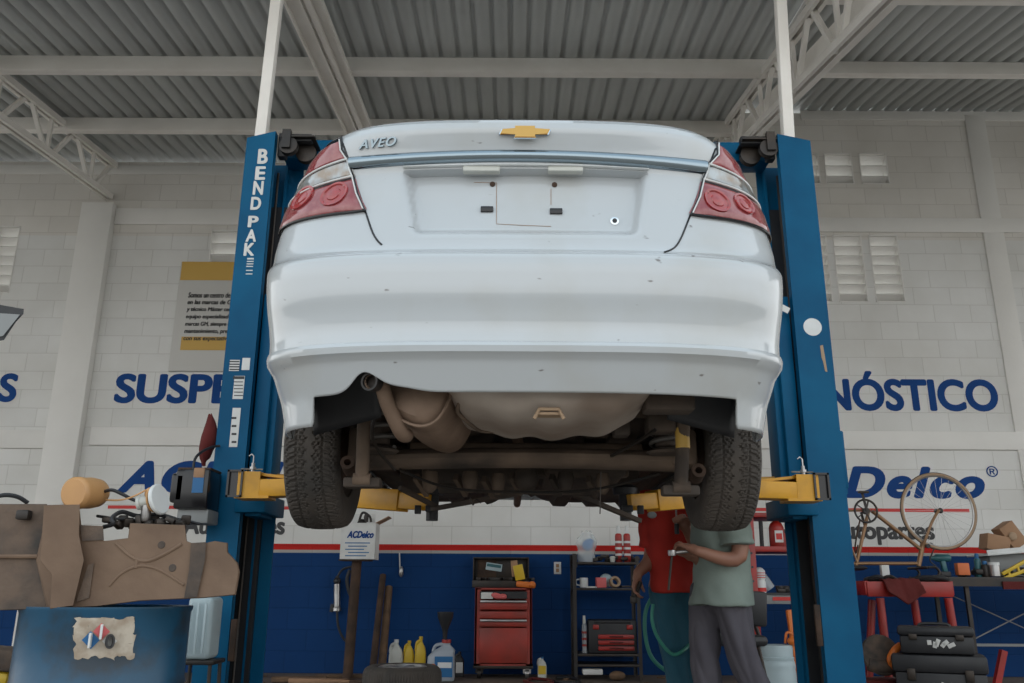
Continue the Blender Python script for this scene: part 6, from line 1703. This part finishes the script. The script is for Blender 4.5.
body_parts = hp + [('t', [neck + V_((0, 0, -.06)), hd_c + V_((.03, 0, -.05))], [.058, .052]),
    ('e', chest + V_((0, 0, .05)), (.115, .175, .18)), ('e', chest + V_((0, 0, -.15)), (.10, .14, .17)), ('e', hip, (.11, .155, .13)), ('t', [shL, shR], [.055, .055]),
    path([shL, elL, wrL], [.052, .043, .027]), path([shR, elR, wrR], [.052, .042, .027]),
    path(legA, [.085, .058, .040]), path(legB, [.085, .058, .040])]
body_parts += fingers(wrL, hdL, V_((-.3, .35, -.8)), 1, 38) + fingers(wrR, hdR, V_((-.2, -.2, .9)), -1, 42)
blob(body_parts, .0065, M['skin'], 'body', A, 4)
eyes_hair(L_h, Mh, 1.0, A)
# shirt: loose, hem over the trousers
hem = .80
def torso_shirt(cx_, cy, zlo, zhi, prof, m, parent, name='shirt', sleeves=(), rot=0.0):
    """prof: list of (t, half width across view, half depth, x shift)"""
    g = MB()
    def f(a, v):
        i = min(len(prof) - 2, int(v * (len(prof) - 1))); q = v * (len(prof) - 1) - i; q = q * q * (3 - 2 * q) if False else q
        hw, hd, sx_ = [prof[i][k] * (1 - q) + prof[i + 1][k] * q for k in range(3)]
        th = a * 2 * math.pi; z = zlo + (zhi - zlo) * v
        wr = .010 * noise.noise(V_((math.cos(th) * 2.2 + z * 3, math.sin(th) * 2.2, z * 7))) + .012 * noise.noise(V_((th * 1.5 + z * 6, z * 3, 7.3)))
        r_ = 1
        px_ = math.copysign(abs(math.cos(th)) ** .85, math.cos(th)) * (hw + wr); py_ = math.copysign(abs(math.sin(th)) ** .85, math.sin(th)) * (hd + wr)
        return V_((cx_ + sx_ + px_ * math.cos(rot) - py_ * math.sin(rot), cy + px_ * math.sin(rot) + py_ * math.cos(rot), z))
    g.grid(f, 72, 44, loopu=True)
    ring0 = [v for v in g.bm.verts if abs(v.co.z - zlo) < 1e-5]; ring1 = [v for v in g.bm.verts if abs(v.co.z - zhi) < 1e-5]
    for rg in (ring0, ring1):
        es = list({e for v in rg for e in v.link_edges if e.other_vert(v) in rg})
        bmesh.ops.contextual_create(g.bm, geom=es)
    for (pts, rs) in sleeves:
        P_ = smooth_path(pts, 8); N = len(P_); rr_ = []
        for i in range(N): t = i / 8; k = min(int(t), len(rs) - 2); f_ = t - k; rr_.append((rs[k] * (1 - f_) + rs[k + 1] * f_) * (1 + .05 * math.sin(i * 1.3)))
        g.tube(P_, rr_, 20); g.ell(P_[0], rr_[0], None, 16, 12)
    bmesh.ops.recalc_face_normals(g.bm, faces=g.bm.faces)
    me = bpy.data.meshes.new('b'); g.bm.to_mesh(me); g.bm.free()
    o = bpy.data.objects.new('b', me); C.objects.link(o)
    r = o.modifiers.new('r', 'REMESH'); r.mode = 'VOXEL'; r.voxel_size = .008
    s_ = o.modifiers.new('s', 'SMOOTH'); s_.iterations = 3; s_.factor = .5
    me = evaluate(o); g = MB(); g.mesh(me); g.bm.normal_update()
    for v in g.bm.verts:
        c = v.co; n_ = noise.noise(V_((c.x * 7 + c.z * 5, c.y * 7, c.z * 9)))
        v.co = c + v.normal * .007 * n_ * 2
    return g.build(name, m, parent, sharp=80, recalc=False)
xl = gx(690); xr = gx(748)
cxs = (gx(688) + gx(749)) / 2
torso_shirt(hip.x + .015, GD, at(715, 606, GD - .15).z, 1.45, [(.165, .20, .0), (.155, .19, .0), (.148, .18, .01), (.145, .18, .01), (.145, .19, .01), (.145, .20, .01), (.14, .205, .01), (.125, .20, .01), (.06, .06, .01)], M['greencloth'], A, 'shirt',
    sleeves=[([shL + V_((0, .02, .03)), shL.lerp(elL, .5), shL.lerp(elL, .84)], [.085, .082, .085]), ([shR + V_((0, -.02, .03)), shR.lerp(elR, .5), shR.lerp(elR, .84)], [.085, .08, .082])])
# trousers
def trousers(hipc, legs, m, parent, waist, rs, hw, hd):
    parts = [('e', hipc + V_((0, 0, -.03)), (hw, hd, .13)), ('e', V_((hipc.x, hipc.y, waist - .06)), (hw * .9, hd * .9, .08))]
    for lg in legs:
        parts.append(path([lg[0] + V_((0, 0, -.02)), lg[1], lg[2]], [rs[0], rs[1], rs[3]]))
    return blob(parts, .010, m, 'trousers', parent, 5, .016, 8.5)
trousers(hip, (legA, legB), M['trousers'], A, .93, (.098, .080, .06, .064), .118, .165)
shoe(legA[2] - V_((0, 0, .09)), V_((-1, -.2, 0)), A); shoe(legB[2] - V_((0, 0, .09)), V_((-1, -.2, 0)), A)
# the tool in his hands
q0 = at(685, 548, GD - .2)
t = thing('ratchet', 'dark ratchet wrench with a long extension held by the person in grey green', 'wrench', q0)
g = MB(); g.tube([at(672, 553, GD - .2), at(690, 551, GD - .2)], .009, 10); g.lathe([(.02, -.014), (.022, 0), (.02, .014)], at(672, 553, GD - .2), 14, RY(0)); g.build('handle', M['steel'], t)
g = MB(); g.tube([at(672, 554, GD - .2), at(668.5, 590, GD - .2)], .006, 8); g.build('extension', M['darkmetal'], t)

# ---- man in the red shirt, behind and left
BD2 = 5.25
bx = lambda px, y=BD2: at(px, 600, y).x
hip2 = V_((bx(677), BD2, .92)); ch2 = V_((bx(676), BD2, 1.25)); nk2 = V_((bx(676), BD2, 1.46)); hc2 = V_((bx(674), BD2 - .03, 1.60))
B = thing('person', 'person in a red T-shirt and blue jeans standing by the black shelf rack', 'person', (hip2.x, BD2, 0))
shl = V_((bx(652), BD2, 1.40)); ell_ = at(652, 552, BD2 + .02); wrl = at(638, 573, BD2 - .06)
shr = V_((bx(701), BD2, 1.40)); elr = at(704, 556, BD2 - .08); wrr = at(687, 530, BD2 - .22)
lA = [hip2 + V_((-.075, 0, -.05)), V_((bx(672), BD2 - .02, .50)), V_((bx(679), BD2, .09))]
lB = [hip2 + V_((.085, 0, -.05)), V_((bx(688), BD2 + .02, .50)), V_((bx(696), BD2, .09))]
hp, L2, Mh2 = head_parts(hc2, V_((.35, -1, -.35)), V_((0, 0, 1)))
bp_ = hp + [('t', [nk2 + V_((0, 0, -.06)), hc2 + V_((0, .02, -.05))], [.06, .055]), ('e', ch2 + V_((0, 0, .05)), (.175, .115, .18)), ('e', ch2 + V_((0, 0, -.15)), (.145, .105, .17)), ('e', hip2, (.155, .115, .13)), ('t', [shl, shr], [.058, .058]),
    path([shl, ell_, wrl], [.055, .046, .029]), path([shr, elr, wrr], [.055, .045, .029]), path(lA, [.09, .062, .042]), path(lB, [.09, .062, .042])]
bp_ += fingers(wrl, V_((-.25, -.1, -1)), V_((.8, -.4, 0)), 1, 30) + fingers(wrr, V_((-.5, -.35, .7)), V_((-.3, -.8, -.4)), -1, 60)
blob(bp_, .0065, M['skin'], 'body', B, 4)
eyes_hair(L2, Mh2, 1.0, B)
sh2 = torso_shirt(hip2.x, BD2, at(668, 593, BD2 - .1).z, 1.49, [(.165, .135, .0), (.158, .13, 0), (.158, .13, 0), (.165, .13, 0), (.175, .13, 0), (.182, .135, 0), (.19, .135, 0), (.19, .12, 0), (.07, .06, 0)], M['redcloth'], B, 'shirt',
    sleeves=[([shl + V_((.03, 0, .02)), shl.lerp(ell_, .45), shl.lerp(ell_, .90)], [.078, .078, .074]), ([shr + V_((-.03, 0, .02)), shr.lerp(elr, .5), shr.lerp(elr, .7)], [.08, .08, .08])])
q = at(652, 515, BD2 - .14); g = MB(); g.ell(q, (.028, .006, .020), None, 16, 8); g.build('chest_patch', M['mesh_grey'], sh2)
trousers(hip2, (lA, lB), M['jeans'], B, .97, (.10, .084, .06, .066), .150, .110)
shoe(lA[2] - V_((0, 0, .09)), V_((-.2, -1, 0)), B); shoe(lB[2] - V_((0, 0, .09)), V_((.25, -1, 0)), B)
t = thing('screwdriver', 'black handled screwdriver held upright by the person in red', 'screwdriver', at(677, 535, BD2 - .24))
g = MB(); g.tube([at(676.5, 524, BD2 - .25), at(677, 534, BD2 - .25)], .014, 10); g.build('handle', M['black'], t)
g = MB(); g.tube([at(676.5, 524, BD2 - .25), at(676, 505, BD2 - .25)], .005, 8); g.build('shaft', M['steel'], t)
q = wrl + V_((-.02, -.03, -.09)); g = MB(); g.tube([q + V_((-.01, 0, -.05)), q + V_((.03, 0, .04))], .011, 8); g.box(q + V_((-.015, 0, -.06)), (.04, .02, .04), bev=.005)
tag(g.build('socket_tool', M['darkmetal']), 'small dark tool held low in the hand of the person in red', 'tool')
# air hose looping behind the legs
wire([(654, 594, 5.6), (646, 610, 5.6), (645, 632, 5.6), (650, 654, 5.6), (662, 668, 5.6), (680, 676, 5.6), (700, 676, 5.6)], .012, M['greenhose'], 'green air hose hanging in a loop behind the jeans, outer loop')
wire([(653, 604, 5.1), (652, 620, 5.1), (658, 638, 5.1), (672, 654, 5.1), (684, 650, 5.1), (694, 638, 5.3)], .010, M['greenhose'], 'thinner green air hose looping across the jeans inside the larger loop')
